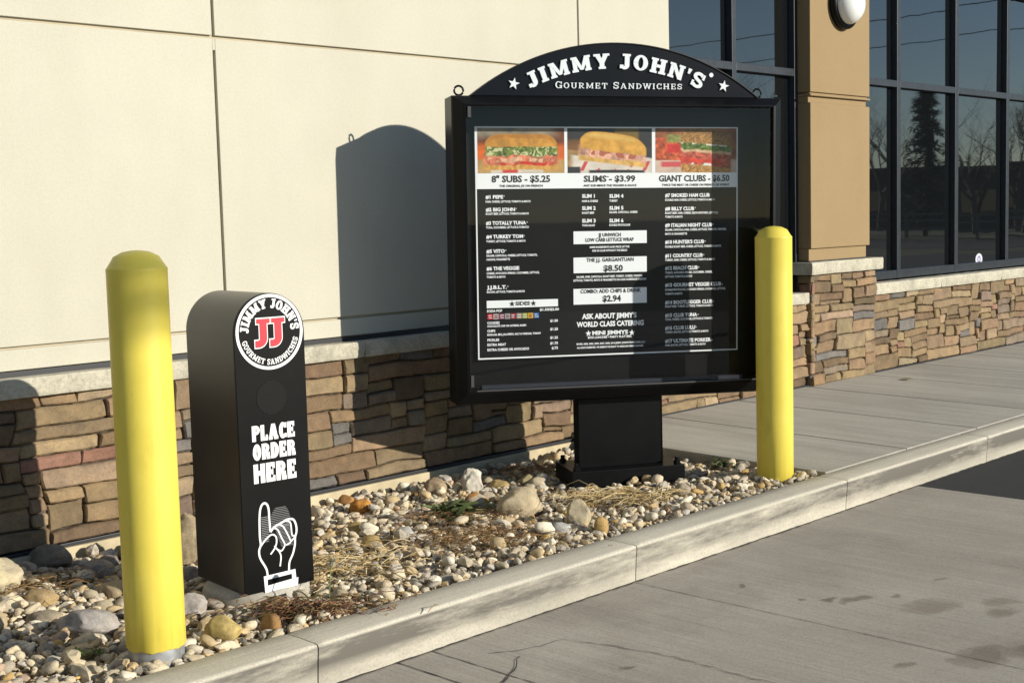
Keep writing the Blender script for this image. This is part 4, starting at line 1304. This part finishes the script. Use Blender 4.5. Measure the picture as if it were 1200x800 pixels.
        put(st(sl - top, .03) * st(.52 + wob * .8 - sl, .03) * st(u - .15, .02) * st(.93 - u, .02), (.66, .38, .085), n1(12, 6, 10), .22)
        put(st(sl - top - .04, .06) * st(.24 - sl, .08) * st(u - .22, .1) * st(.80 - u, .1), (.74, .50, .16), n1(9, 4, 11), .12)
    else:
        put(np.ones((h, w)), (.30, .12, .05), n1(5, 4, 2), .4); put(st(v - .70, .05), (.62, .48, .40), n1(8, 5, 3), .15)
        put(st(v - .75, .02) * st(.87 - v, .02) * st(.13 - np.abs(u - .2), .03), (.62, .12, .13))
        put(st(.33 - u, .03) * st(v - .22, .03) * st(.72 - v, .03), (.55, .13, .05), n1(24, 12, 4), .6)
        put(st(.34 - u, .03) * st(u - .14, .03) * st(v - .14, .03) * st(.32 - v, .04), (.28, .28, .09), n1(20, 12, 5), .5)
        put(st(.33 - u, .03) * st(u - .14, .03) * st(v - .36, .03) * st(.55 - v, .04), (.60, .05, .04), n1(14, 6, 6), .2)
        sl = v - .14 * (u - .6)
        e = st(u - .31, .02) * st(.93 - u, .03)
        put(st(sl - .80, .02) * st(1.02 - sl, .02) * e, (.48, .27, .09), n1(44, 22, 7), .5)
        put(st(sl - .52 + wob, .02) * st(.84 - sl + wob, .03) * e, (.52, .13, .08), n1(30, 16, 8), .6)
        put(st(sl - .68 + wob, .02) * st(.80 - sl + wob, .02) * e * st(.80 - u, .05), (.62, .07, .04), n1(12, 5, 9), .3)
        put(st(sl - .78, .02) * st(.84 - sl, .02) * e * st(n1(14, 5, 10) - .58, .06), (.75, .72, .66))
        put(st(sl - .46 + wob, .02) * st(.55 - sl + wob, .03) * e, (.66, .45, .28), n1(16, 6, 11), .25)
        put(st(sl - .33, .03) * st(.49 + wob - sl, .03) * e, (.15, .22, .05), n1(32, 18, 12), .75)
        put(st(sl - .31, .02) * st(.38 - sl, .02) * e * st(n1(16, 6, 13) - .55, .06), (.74, .72, .62))
        tp = .02 + .18 * np.abs((u - .62) * 2.6) ** 4
        put(st(sl - tp, .03) * st(.35 - sl, .02) * e, (.40, .225, .075), n1(60, 32, 14), .55)
        put(st(sl - tp, .03) * st(.12 - sl, .08) * e, (.27, .15, .055), n1(50, 26, 15), .4)
    return np.clip(img, 0, 1)
for kind, q in enumerate((p1, p2, p3)):
    w_, h_ = 220, 116
    img = np.clip(paint(kind, w_, h_) ** 1.18 * 1.02, 0, 1)
    v, f = [], []
    for j in range(h_):
        for i in range(w_):
            v.append((q[0] + (q[2] - q[0]) * i / (w_ - 1), MY - .0014, q[3] - .0015 - (q[3] - .0015 - q[1]) * j / (h_ - 1)))
    for j in range(h_ - 1):
        for i in range(w_ - 1): f.append((j * w_ + i, (j + 1) * w_ + i, (j + 1) * w_ + i + 1, j * w_ + i + 1))
    pm = MB(); pm.v = v; pm.f = f; pm.c = [tuple(c) for c in img.reshape(-1, 3)]
    pm.build('sandwich_photo', M_PHOTO, MENU)
# pedestal
pd = MB(); pd.box(-.225, .217, .055, .145, .050, .398); pd.build('pedestal', M_BLACK, S_, bevel=.004)
bp = MB(); bp.box(-.285, .300, -.035, .285, -.03, .052); bp.build('base_plate', M_BLACK, S_, bevel=.004)
for (x, y) in ((-.255, .0), (.27, .0), (-.255, .25), (.27, .25)):
    bt = MB().lathe([(.0005, .088), (.011, .088), (.012, .084), (.012, .070), (.018, .069), (.018, .052)], 6, x, y)
    bt.build('anchor_bolt', M_BLACK, S_)

# window sticker
sk = MB(); sk.flat([(11.387 + .068 * math.cos(t * math.pi / 16), .824 + .052 * math.sin(t * math.pi / 16)) for t in range(32)], YG - .0015)
so = sk.build('window_sticker', simple('sticker_white', (.62, .62, .66), .4))
tag(so, 'small round white and violet sticker low on the dark window glass', 'sticker')
sk = MB()
for q in band(11.387, .824, .030, .030, .017, .020, 0, 360, 20): sk.flat(q, YG - .0025)
sk.build('sticker_emblem', simple('sticker_violet', (.10, .05, .30), .4), so)

# ------------------------------------------------------------------ rocks and gravel
import bmesh
def ico(sub):
    bm = bmesh.new(); bmesh.ops.create_icosphere(bm, subdivisions=sub, radius=1)
    v = np.array([p.co[:] for p in bm.verts]); f = np.array([[q.index for q in p.verts] for p in bm.faces]); bm.free()
    return v, f
ICO1, ICO2, ICO3, ICO4 = ico(1), ico(2), ico(3), ico(4)
def rock_shape(base, seed, craggy=0.0, planes=7, lump=.18):
    rnd = random.Random(seed)
    v = base[0].copy()
    nrm = v.copy()
    for _ in range(planes):                 # flats worn or broken off the lump
        d = np.array([rnd.gauss(0, 1) for _ in range(3)]); d /= np.linalg.norm(d)
        lim = rnd.uniform(.62, .9)
        k = v @ d
        over = k > lim
        v[over] -= np.outer(k[over] - lim, d) * rnd.uniform(.8, 1.0)
    out = []
    for p, n in zip(v, nrm):
        q = Vector(n)
        a = 1 + lump * noise.noise(q * 1.4 + Vector((seed * 3.1, 0, 0))) + lump * .35 * noise.noise(q * 4 + Vector((0, seed * 1.7, 0)))
        if craggy: a += craggy * (noise.noise(q * 3.2 + Vector((seed, 5, 0))) + .5 * noise.noise(q * 8 + Vector((seed, 1, 9))) + .3 * noise.noise(q * 18 + Vector((seed, 1, 9))))
        out.append(p * a)
    return np.array(out)

ROCKS = [  # x, y, width along the picture, depth, height, colour, craggy, label
 (4.50, 4.70, .115, .10, .115, (.66, .61, .52), .16, 'craggy whitish rock standing tallest at the back of the gravel by the wall footing'),
 (4.338, 4.80, .125, .11, .085, (.40, .30, .185), .02, 'smooth round tan boulder just left of the craggy whitish rock'),
 (4.22, 4.10, .235, .16, .125, (.50, .41, .27), .07, 'largest tan boulder in the middle of the gravel, left of the menu board pedestal'),
 (4.17, 4.33, .130, .11, .095, (.52, .43, .30), .03, 'cream rounded rock with rusty blotch just right of the green weed'),
 (4.62, 4.63, .115, .085, .05, (.45, .33, .14), .01, 'flat mustard cobble right of the craggy whitish rock'),
 (4.20, 3.73, .115, .08, .115, (.47, .40, .27), .06, 'upright cream rock by the kerb, below the straw pile'),
 (4.135, 3.545, .072, .055, .075, (.48, .32, .12), .05, 'small amber wedge of stone leaning at the kerb edge, right of the upright cream rock'),
 (3.846, 4.77, .115, .08, .070, (.55, .25, .05), .06, 'bright orange rock near the wall footing, right of the order post'),
 (3.93, 4.99, .082, .05, .052, (.48, .25, .09), .03, 'thin orange slab leaning at the wall footing, left of the bright orange rock'),
 (3.56, 4.45, .128, .08, .055, (.42, .31, .12), .005, 'long oval mustard cobble in front of the bright orange rock'),
 (3.40, 4.16, .090, .075, .06, (.46, .33, .13), .02, 'blocky mustard cobble below the long oval mustard cobble'),
 (3.58, 4.15, .098, .08, .065, (.52, .49, .43), .03, 'pale grey angular rock right of the blocky mustard cobble'),
 (2.05, 3.99, .200, .11, .088, (.40, .37, .34), .05, 'big flat grey slab of rock left of the yellow bollard foot'),
 (2.415, 3.94, .115, .10, .08, (.50, .45, .40), .005, 'smooth pinkish white boulder between the bollard and the order post'),
 (2.31, 3.585, .120, .085, .078, (.58, .44, .17), .03, 'yellow lumpy rock at the kerb right of the bare footed bollard'),
 (2.84, 4.64, .135, .11, .190, (.40, .32, .20), .10, 'tall upright tan rock standing behind the order post'),
 (2.555, 3.64, .125, .08, .078, (.37, .26, .13), .06, 'brown cracked rock in front of the concrete pad beside the dried plant'),
 (2.775, 3.585, .088, .065, .060, (.46, .38, .25), .03, 'tan rock at the kerb right of the order post'),
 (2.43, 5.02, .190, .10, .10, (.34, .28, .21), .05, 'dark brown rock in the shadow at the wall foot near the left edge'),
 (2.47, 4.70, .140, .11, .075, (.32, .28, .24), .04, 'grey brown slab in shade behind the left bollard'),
 (2.03, 4.70, .260, .18, .13, (.56, .48, .33), .12, 'large rough cream boulder cut by the left edge of the picture'),
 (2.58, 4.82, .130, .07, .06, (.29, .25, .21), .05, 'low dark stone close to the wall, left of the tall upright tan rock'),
 (3.24, 3.535, .100, .06, .030, (.40, .38, .31), .01, 'flat greenish grey stone against the kerb in the middle'),
 (4.02, 3.67, .090, .07, .055, (.46, .45, .42), .02, 'pale grey flat topped stone left of the upright cream rock'),
 (4.52, 4.34, .100, .08, .068, (.47, .38, .24), .02, 'tan cobble directly behind the largest tan boulder'),
 (4.77, 4.58, .085, .07, .062, (.42, .35, .19), .01, 'olive tan oval cobble near the shaded pedestal base'),
 (4.70, 4.44, .105, .08, .068, (.55, .46, .32), .02, 'cream cobble between the largest tan boulder and the pedestal base'),
 (4.36, 4.46, .085, .07, .060, (.48, .40, .29), .02, 'light brown cobble behind the cream rounded rock'),
 (2.35, 4.34, .105, .09, .062, (.46, .36, .22), .02, 'tan egg shaped rock half hidden behind the left bollard'),
 (2.025, 3.50, .060, .05, .042, (.40, .34, .20), .01, 'little olive pebble touching the grey foot of the left bollard'),
 (5.655, 3.625, .085, .07, .055, (.30, .26, .21), .03, 'grey brown rock right against the foot of the right bollard'),
 (2.47, 3.555, .070, .055, .055, (.36, .21, .08), .04, 'rusty brown stone right of the yellow lumpy rock'),
 (4.33, 3.86, .085, .075, .078, (.43, .42, .32), .01, 'striped greenish white round stone at the left end of the straw pile'),
 (1.83, 4.28, .150, .11, .070, (.46, .37, .24), .04, 'broad tan rock at the left edge above the grey slab'),
 (2.10, 4.42, .115, .09, .06, (.40, .29, .15), .04, 'ochre brown rock between the rough cream boulder and the grey slab'),
 (2.02, 4.24, .125, .08, .05, (.33, .28, .20), .04, 'dull brown flat rock just above the grey slab'),
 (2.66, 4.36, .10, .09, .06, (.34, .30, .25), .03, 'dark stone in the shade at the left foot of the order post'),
 (3.78, 4.10, .09, .05, .034, (.30, .26, .24), .02, 'thin mauve grey flat stone left of the green weed'),
 (4.95, 3.74, .085, .07, .065, (.40, .33, .24), .04, 'brown block at the right end of the straw pile near the kerb'),
]
camdir = Vector((math.cos(yaw), -math.sin(yaw)))
OCC = []      # footprints kept clear of pebbles: x, y, radius
for i, (x, y, w_, d_, h_, c, cr, lab) in enumerate(ROCKS):
    b = ICO4 if w_ > .11 or cr > .05 else ICO3
    v = rock_shape(b, i * 3 + 2, cr, 8 if cr > .04 else 5, .14)
    lo, hi = v.min(0), v.max(0)
    v = (v - (lo + hi) / 2) / (hi - lo)
    v = v * np.array([w_, d_, h_ * 1.25])
    a = -yaw + random.Random(i).uniform(-.35, .35)
    v = np.stack([v[:, 0] * math.cos(a) - v[:, 1] * math.sin(a), v[:, 0] * math.sin(a) + v[:, 1] * math.cos(a), v[:, 2] + h_ * .5], 1)
    mb = MB(); 
    rn = random.Random(i + 70)
    cols = []
    for p in v:
        k = noise.noise(Vector(p) * 14 + Vector((i * 9.0, 0, 0)))
        k2 = noise.noise(Vector(p) * 30 + Vector((0, i * 5.0, 0)))
        t = 1 + .16 * k + .1 * k2
        q = [c[0] * t, c[1] * t * (1 - .05 * max(0, k2)), c[2] * t * (1 - .12 * max(0, k))]
        if i == 3 and k > .12: q = [.50, .24, .07]
        cols.append(tuple(q))
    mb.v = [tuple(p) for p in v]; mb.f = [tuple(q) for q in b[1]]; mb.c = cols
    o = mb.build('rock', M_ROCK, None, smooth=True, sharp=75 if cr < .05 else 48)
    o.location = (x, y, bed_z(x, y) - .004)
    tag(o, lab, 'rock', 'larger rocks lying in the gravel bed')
    OCC.append((x, y, (w_ + d_) / 4 * .92))
OCC += [(2.046, 3.554, .09), (5.523, 3.595, .09)]

def inside_blocked(x, y, r):
    dx, dy = x - C_.x, y - C_.y                                  # pad
    px_, py_ = dx - math.sin(R(6)) * .085, dy - math.cos(R(6)) * .085
    if math.hypot(px_, py_) < .180 + r * .3: return True
    lx_ = dx * math.cos(R(-6)) + dy * math.sin(R(-6)); ly_ = -dx * math.sin(R(-6)) + dy * math.cos(R(-6))
    if abs(lx_) < .1375 + r * .6 and -.01 < ly_ < .36 + r * .6: return True
    dx, dy = x - S_.location.x, y - S_.location.y               # base plate
    lx_ = dx * math.cos(MA) + dy * math.sin(MA); ly_ = -dx * math.sin(MA) + dy * math.cos(MA)
    if -.285 - r * .6 < lx_ < .30 + r * .6 and -.035 - r * .6 < ly_ < .285 + r * .6: return True
    for (a, b, c) in OCC:
        if math.hypot(x - a, y - b) < c * .86 + r * .35: return True
    return False

PAL = [((.62, .54, .40), 18), ((.52, .45, .33), 18), ((.46, .41, .34), 12), ((.70, .64, .52), 15), ((.55, .43, .26), 10), ((.36, .32, .265), 5), ((.44, .33, .19), 6), ((.60, .50, .37), 10), ((.54, .50, .44), 8), ((.54, .37, .15), 3), ((.48, .35, .26), 2.5), ((.22, .20, .175), 1.2)]
rnd = random.Random(5)
cell = .05
grid = {}
peb = []
def near(x, y):
    a, b = int(x / cell), int(y / cell)
    for i in (-1, 0, 1):
        for j in (-1, 0, 1):
            for q in grid.get((a + i, b + j), ()): yield q
def try_put(x, y, r, over):
    if x < .9 or x > 5.70 - r * .5 or y < YK1 + r * .55 or y > YW - .035 - r * .5: return False
    if inside_blocked(x, y, r): return False
    for (a, b, c, z) in near(x, y):
        if (x - a) ** 2 + (y - b) ** 2 < (over * (r + c)) ** 2: return False
    z = 0
    grid.setdefault((int(x / cell), int(y / cell)), []).append((x, y, r, z))
    peb.append((x, y, r, 0))
    return True
def pick_r():
    return min(.036, max(.0075, math.exp(rnd.gauss(math.log(.0138), .36))))
for n_, lo_, hi_, ov in ((500, .026, .040, .95), (2600, .018, .027, .88), (9000, .012, .019, .84), (22000, .0085, .013, .82), (16000, .006, .009, .84)):
    for _ in range(n_):
        x, y = rnd.uniform(.9, 5.7), rnd.uniform(YK1, YW)
        r = rnd.uniform(lo_, hi_)
        if r > .018:
            keep = .20 if x > 2.9 else .95
            if x < 2.4: r *= 1.15
            if rnd.random() > keep: continue
        try_put(x, y, r, ov)
n1_ = len(peb)
for _ in range(5200):                         # a loose upper layer
    x, y = rnd.uniform(.9, 5.68), rnd.uniform(YK1 + .012, YW - .06)
    r = pick_r()
    if inside_blocked(x, y, r): continue
    if y < YK1 + r or y > YW - .05: continue
    peb.append((x, y, r, 1))
T1 = [rock_shape(ICO1, 100 + i, 0, 6, .34) for i in range(14)]
T2 = [rock_shape(ICO2, 200 + i, .05 if i % 2 else 0, 5 if i % 2 == 0 else 13, .26) for i in range(20)]
SMOOTH = []
VV, FF, CC = [], [], []
nb = 0
cols_, wts_ = [p[0] for p in PAL], [p[1] for p in PAL]
for _ in range(14000):                        # grit between the pebbles
    x, y = rnd.uniform(1.2, 5.69), rnd.uniform(YK1 + .004, YW - .04)
    peb.append((x, y, rnd.uniform(.0025, .0055), 0))
for (x, y, r, layer) in peb:
    big = r > .0125
    ti = rnd.randrange(len(T2) if big else len(T1))
    t = (T2 if big else T1)[ti]; f = (ICO2 if big else ICO1)[1]
    SMOOTH.append(np.full(len(f), ti % 2 == 0))
    sx, sy, sz = rnd.uniform(.95, 1.6), rnd.uniform(.72, 1.05), rnd.uniform(.45, .85)
    e = Matrix.Rotation(rnd.uniform(0, 6.28), 3, 'Z') @ Matrix.Rotation(rnd.uniform(-.5, .5), 3, 'X') @ Matrix.Rotation(rnd.uniform(-.5, .5), 3, 'Y')
    m_ = np.array(e) * np.array([sx, sy, sz]) * r
    z = bed_z(x, y) + (r * rnd.uniform(.10, .42) if r > .0056 else rnd.uniform(-.004, .007)) + (r * .9 if layer else 0)
    v = t @ m_.T + np.array([x, y, z])
    VV.append(v); FF.append(f + nb); nb += len(v)
    c = rnd.choices(cols_, wts_)[0]; k = rnd.uniform(.80, 1.22)
    CC.append(np.tile(np.array([c[0] * k * 1.10, c[1] * k * 1.08, c[2] * k * 1.03, 1.0]), (len(v), 1)))
VV = np.concatenate(VV).astype(np.float32); FF = np.concatenate(FF).astype(np.int32); CC = np.concatenate(CC).astype(np.float32)
me = bpy.data.meshes.new('gravel')
me.vertices.add(len(VV)); me.vertices.foreach_set('co', VV.ravel())
me.loops.add(FF.size); me.loops.foreach_set('vertex_index', FF.ravel())
me.polygons.add(len(FF)); me.polygons.foreach_set('loop_start', np.arange(0, FF.size, 3, dtype=np.int32))
me.polygons.foreach_set('loop_total', np.full(len(FF), 3, dtype=np.int32)) if False else None
me.update(calc_edges=True)
ca = me.color_attributes.new('Col', 'FLOAT_COLOR', 'POINT'); ca.data.foreach_set('color', CC.ravel())
me.polygons.foreach_set('use_smooth', np.concatenate(SMOOTH))
me.materials.append(M_PEBBLE)
go = bpy.data.objects.new('gravel', me); COL.objects.link(go)
tag(go, 'bed of mixed tan and grey river gravel between wall and kerb', 'gravel', kind='stuff')
print('pebbles', n1_, len(peb), len(FF))

# ------------------------------------------------------------------ weeds and straw
def blade(mb, base, dirv, length, width, droop, col, seg=6, twist=0.0, curl=0.0):
    d = Vector(dirv).normalized()
    side = d.cross(Vector((0, 0, 1)))
    side = side.normalized() if side.length > .01 else Vector((1, 0, 0))
    p = Vector(base); v = []
    for i in range(seg + 1):
        t = i / seg
        wv = width * (math.sin(math.pi * min(1, t * .92 + .08)) ** .7) * .5
        s2 = (Matrix.Rotation(twist * t, 3, d) @ side)
        v += [p + s2 * wv, p - s2 * wv]
        d = (d + Vector((0, 0, -droop / seg)) + side * (curl / seg)).normalized()
        p = p + d * (length / seg)
    mb.add([tuple(q) for q in v], [(2 * i, 2 * i + 1, 2 * i + 3, 2 * i + 2) for i in range(seg)], col)
def weed(loc, n, length, width, cols, label, cat, seed, upr=.6, spread=.05, droop=1.2, name='weed'):
    rn = random.Random(seed); mb = MB()
    for _ in range(n):
        a = rn.uniform(0, 6.28); u = rn.uniform(.15, 1) * upr
        b = (rn.gauss(0, spread), rn.gauss(0, spread), rn.uniform(-.005, .01))
        c = rn.choice(cols); k = rn.uniform(.7, 1.25)
        blade(mb, b, (math.cos(a), math.sin(a), u), length * rn.uniform(.45, 1.1), width * rn.uniform(.6, 1.2), droop * rn.uniform(.4, 1.2), tuple(q * k for q in c), twist=rn.uniform(-1, 1), curl=rn.uniform(-.5, .5))
    o = mb.build(name, M_LEAF, None, smooth=True)
    o.location = (loc[0], loc[1], bed_z(loc[0], loc[1]) + .026)
    return tag(o, label, cat)
GREEN = [(.085, .115, .035), (.105, .14, .045), (.14, .165, .065), (.065, .09, .03)]
weed((4.02, 4.30), 170, .12, .022, GREEN, 'leafy green weed growing in the gravel left of the cream rounded rock', 'weed', 1, 1.5, .055)
weed((5.66, 3.99), 55, .075, .016, GREEN, 'small green weed at the sidewalk edge behind the right bollard', 'weed', 2, 1.2, .03)
weed((1.92, 3.72), 40, .04, .008, [(.08, .14, .03), (.11, .17, .04)], 'tiny green sprout in the gravel at the lower left corner', 'weed', 3, 1.3, .025)
weed((2.25, 4.62), 70, .07, .013, [(.06, .07, .03), (.09, .09, .04)], 'dull green weed in the shade behind the grey slab', 'weed', 8, .7, .05)
weed((3.25, 4.62), 16, .05, .011, [(.08, .12, .04)], 'small green sprig in front of the footing strip', 'weed', 9, 1.0, .02)
STRAW = [(.50, .36, .16), (.58, .44, .22), (.40, .28, .12), (.62, .50, .28)]
BROWN = [(.26, .15, .06), (.34, .21, .09), (.20, .11, .045), (.40, .27, .12)]
RUST = [(.20, .09, .05), (.28, .14, .07), (.16, .075, .05), (.12, .10, .03), (.34, .22, .10)]
def mat_of_stems(loc, n, sx, sy, lmin, lmax, th, cols, label, cat, seed, lift=.03, ang=None, name='dry_grass'):
    rn = random.Random(seed); mb = MB()
    for _ in range(n):
        x, y = rn.gauss(0, sx), rn.gauss(0, sy)
        X = x * math.cos(-yaw) - y * math.sin(-yaw); Y = x * math.sin(-yaw) + y * math.cos(-yaw)
        a = rn.uniform(0, 6.28) if ang is None else rn.gauss(ang, .55) + (math.pi if rn.random() < .5 else 0)
        L = rn.uniform(lmin, lmax)
        z = rn.uniform(.0, lift)
        c = rn.choice(cols); k = rn.uniform(.75, 1.2)
        bend = rn.gauss(0, .5); pts = []
        for i in range(5):
            t = i / 4
            aa = a + bend * t
            pts.append((X + math.cos(aa) * L * (t - .3), Y + math.sin(aa) * L * (t - .3), z + math.sin(math.pi * t) * L * rn.uniform(.02, .16) + .004))
        mb.tube(pts, [th, th, th * .9, th * .7, th * .4], 4, tuple(q * k for q in c), caps=False)
    o = mb.build(name, M_LEAF, None, smooth=True)
    o.location = (loc[0], loc[1], bed_z(loc[0], loc[1]) + .02)
    return tag(o, label, cat)
mat_of_stems((4.60, 3.86), 120, .13, .06, .08, .30, .0019, STRAW, 'pile of pale straw stems lying in front of the menu board pedestal', 'dry grass', 4, .05, -yaw + .5)
mat_of_stems((3.72, 3.84), 900, .17, .12, .015, .06, .0013, BROWN, 'brown mat of dead moss and stems in the middle of the gravel by the kerb', 'dry moss', 5, .022)
mat_of_stems((3.98, 4.22), 260, .13, .07, .02, .09, .0014, RUST + BROWN, 'rusty dead leaves around the foot of the leafy green weed', 'dry leaves', 6, .025)
mat_of_stems((3.02, 3.88), 120, .13, .13, .07, .22, .0018, STRAW, 'sparse straw coloured stems right of the order post', 'dry grass', 7, .07)
mat_of_stems((2.62, 3.53), 380, .12, .035, .025, .085, .0017, RUST, 'reddish dried plant spilling onto the kerb in front of the order post', 'dried plant', 10, .05, name='dried_plant')
weed((2.64, 3.52), 60, .075, .008, RUST, 'dried reddish rosette beside the brown cracked rock', 'dried plant', 11, 1.1, .035, name='dried_plant')
mat_of_stems((4.95, 4.72), 260, .10, .06, .02, .09, .0016, RUST + BROWN, 'dead brown leaves in the shade behind the pedestal', 'dry leaves', 12, .03)
mat_of_stems((2.15, 4.60), 160, .16, .10, .03, .10, .0014, BROWN, 'thin dead stems among the dark rocks at left', 'dry grass', 13, .03)
# dandelion clock
D = empty('dandelion', (2.715, 3.56, bed_z(2.715, 3.56) + .02))
tag(D, 'single dandelion seed head on a thin green stalk before the order post', 'dandelion')
st_ = MB(); st_.tube([(0, 0, 0), (.004, .002, .05), (.012, .006, .10), (.028, .012, .145)], [.0022, .0022, .002, .0018], 6, (.20, .24, .07)); st_.build('stalk', M_LEAF, D, smooth=True)
hd_ = MB(); rn = random.Random(3)
for _ in range(260):
    d = Vector((rn.gauss(0, 1), rn.gauss(0, 1), rn.gauss(0, 1))).normalized()
    blade(hd_, Vector((.028, .012, .150)) + d * .003, d, .0125, .004, 0, (.55, .52, .38), 2)
hd_.build('seed_head', M_LEAF, D)
# fallen leaf on the sidewalk and one on the kerb bed
lf = MB(); rn = random.Random(8)
for k in range(7): blade(lf, (0, 0, .004), (math.cos(k * .9), math.sin(k * .9), .25), .05, .022, .3, (.20, .13, .05), 4)
o = lf.build('fallen_leaf', M_LEAF); o.location = (9.02, 4.72, .030); tag(o, 'curled brown dead leaf lying on the sidewalk', 'leaf')
lf = MB()
for k in range(3): blade(lf, (0, 0, .004), (math.cos(k * .5), math.sin(k * .5), .1), .05, .02, .2, (.42, .05, .05), 4)
o = lf.build('fallen_leaf', M_LEAF); o.location = (2.88, 4.86, bed_z(2.88, 4.86) + .03); tag(o, 'red dead leaf on the gravel near the wall, right of the left bollard', 'leaf')

# ------------------------------------------------------------------ across the street: seen mirrored in the windows
def bare_tree(loc, h, seed, label, group):
    t = empty('bare_tree', loc); tag(t, label, 'tree', group)
    rn = random.Random(seed); tr, br = MB(), MB()
    def grow(mb, p, d, L, r, lev):
        pts, rads = [Vector(p)], [r]
        q = Vector(p); dd = Vector(d)
        n = 4
        for i in range(n):
            dd = (dd + Vector((rn.gauss(0, .12), rn.gauss(0, .12), rn.gauss(.05, .08)))).normalized()
            q = q + dd * (L / n); pts.append(q.copy()); rads.append(r * (1 - .55 * (i + 1) / n))
        mb.tube(pts, rads, 4 if lev else 7, (.16, .13, .10), caps=False)
        if lev >= 5: return
        for k in range(rn.choice([3, 3, 4] if lev < 3 else [2, 3, 3]) if lev else 6):
            i = rn.randint(2, n) if lev else rn.randint(2, n)
            ax = Vector((rn.gauss(0, 1), rn.gauss(0, 1), rn.gauss(.35, .5))).normalized()
            grow(br, pts[i], (dd * .75 + ax * .8).normalized(), L * rn.uniform(.55, .8), rads[i] * .62, lev + 1)
    grow(tr, (0, 0, 0), (0, 0, 1), h * .36, h * .022, 0)
    tr.build('trunk', M_TREE, t, smooth=True); br.build('crown', M_TREE, t, smooth=True)
    return t
def conifer(loc, h, seed, label, group):
    t = empty('pine_tree', loc); tag(t, label, 'tree', group)
    rn = random.Random(seed)
    MB().tube([(0, 0, 0), (0, 0, h * .5), (0, 0, h)], [h * .022, h * .014, .01], 7, (.10, .075, .05)).build('trunk', M_TREE, t, smooth=True)
    cr = MB()
    for k in range(120):
        z = h * (.12 + .88 * (k / 120) ** .9)
        L = h * .27 * (1 - z / h) ** .8 * rn.uniform(.55, 1.15) + .15
        a = rn.uniform(0, 6.28)
        for m in range(14):
            s = (m + .5) / 14 * L
            b = Vector((math.cos(a) * s, math.sin(a) * s, z - s * .18 + rn.gauss(0, .06)))
            for q in range(3):
                blade(cr, b, (math.cos(a) + rn.gauss(0, .7), math.sin(a) + rn.gauss(0, .7), rn.gauss(.1, .4)), h * .055, h * .016, .4, tuple(v * rn.uniform(.6, 1.3) for v in (.035, .055, .025)), 2)
    cr.build('crown', M_TREE, t)
    return t
def at_mirror(x, y):
    return (x, y, ZR - .02)
conifer(at_mirror(62.3, -21.2), 7.4, 1, 'dark pine among bare trees across the street', 'trees across the street')
bts = [(72, -22.5, 10.5, 'bare winter tree across the street beside the pine'), (66, -17.5, 9.5, 'bare winter tree across the street, right of the pine in the window'), (64, -14.0, 9.0, 'bare winter tree across the street nearest the corner'), (60, -32.5, 14.0, 'tallest bare winter tree across the street'), (66, -36, 13, 'bare winter tree behind the tallest one'), (74, -30, 11, 'bare winter tree far back across the street'), (78, -14, 11, 'bare winter tree behind the corner one'), (70, -19.5, 9.5, 'thin bare winter tree right behind the pine'), (68, -15.5, 8.5, 'smaller bare winter tree between the corner one and the pine')]
for i, (x, y, h, lab) in enumerate(bts): bare_tree((x, y, ZR - .02), h, 20 + i, lab, 'trees across the street')
W2 = empty('long_building', (86, -26, 0)); tag(W2, 'low dark long building across the street behind the trees', 'building')
MB().box(-5, 5, -40, 40, ZR, 3.4).build('wall', simple('far_brick', (.10, .085, .075), .9), W2)
MB().box(-5.4, 5.4, -40.4, 40.4, 3.4, 3.9).build('roof', simple('far_roof', (.06, .055, .055), .9), W2)
for k in range(9):
    MB().box(-5.06, -5.003, -36 + k * 8.6, -33 + k * 8.6, .9, 2.4).build('window', M_GLASS, W2)
def pole(x, y, h, label):
    t = empty('utility_pole', (x, y, ZR - .02)); tag(t, label, 'utility pole', 'utility poles along the street')
    MB().tube([(0, 0, 0), (0, 0, h)], [.15, .10], 10, (.15, .11, .08)).build('post', M_TREE, t, smooth=True)
    MB().box(-1.2, 1.2, -.06, .06, h - .7, h - .55, (.15, .11, .08)).build('crossarm', M_TREE, t)
pole(53.5, -52, 10.2, 'wooden utility pole across the street, farther from the restaurant')
pole(50.8, 14, 10.2, 'wooden utility pole across the street, nearer to the restaurant')
for (xa, xb, lab) in ((52.4, 48.6, 'overhead wire nearer to the restaurant'), (60.8, 56.4, 'overhead wire farther from the restaurant')):
    pts = []
    for i in range(25):
        t = i / 24; pts.append((xa + (xb - xa) * t * .62, -52 + 66 * t, 9.5 - 4 * .35 * t * (1 - t)))
    o = MB().tube(pts, .022, 5, (.03, .03, .03)).build('overhead_wire', M_TREE, None, smooth=True)
    tag(o, lab, 'wire', 'overhead wires along the street')
FN = empty('rail_fence', (58, -24, ZR - .02)); tag(FN, 'low grey rail fence across the street before the trees', 'fence')
for k in range(30): MB().box(-.05, .05, -30 + k * 2, -29.9 + k * 2, 0, 1.2, (.2, .19, .17)).build('fence_post', M_TREE, FN)
fm = MB()
for z in (.4, .8, 1.1): fm.box(-.02, .02, -30, 30, z, z + .08, (.22, .21, .19))
fm.build('rails', M_TREE, FN)

RS = empty('added_shade_screen', (6.0, -10.5, ZR)); tag(RS, 'unseen slatted screen on a pole behind the viewer, added to half shade the left bollard top', 'shade screen')  # unseen screen, added so its slats half-shade the top of the left bollard
MB().tube([(0, 0, 0), (0, 0, 6.3)], .09, 12).build('post', M_STEEL, RS, smooth=True)
sl = MB()
for k in range(20): sl.box(-1.6, 1.93, -.03, .03, 6.30 + k * .1, 6.352 + k * .1)
sl.build('shade_slats', simple('shade_slat_grey', (.35, .34, .32), .6), RS)
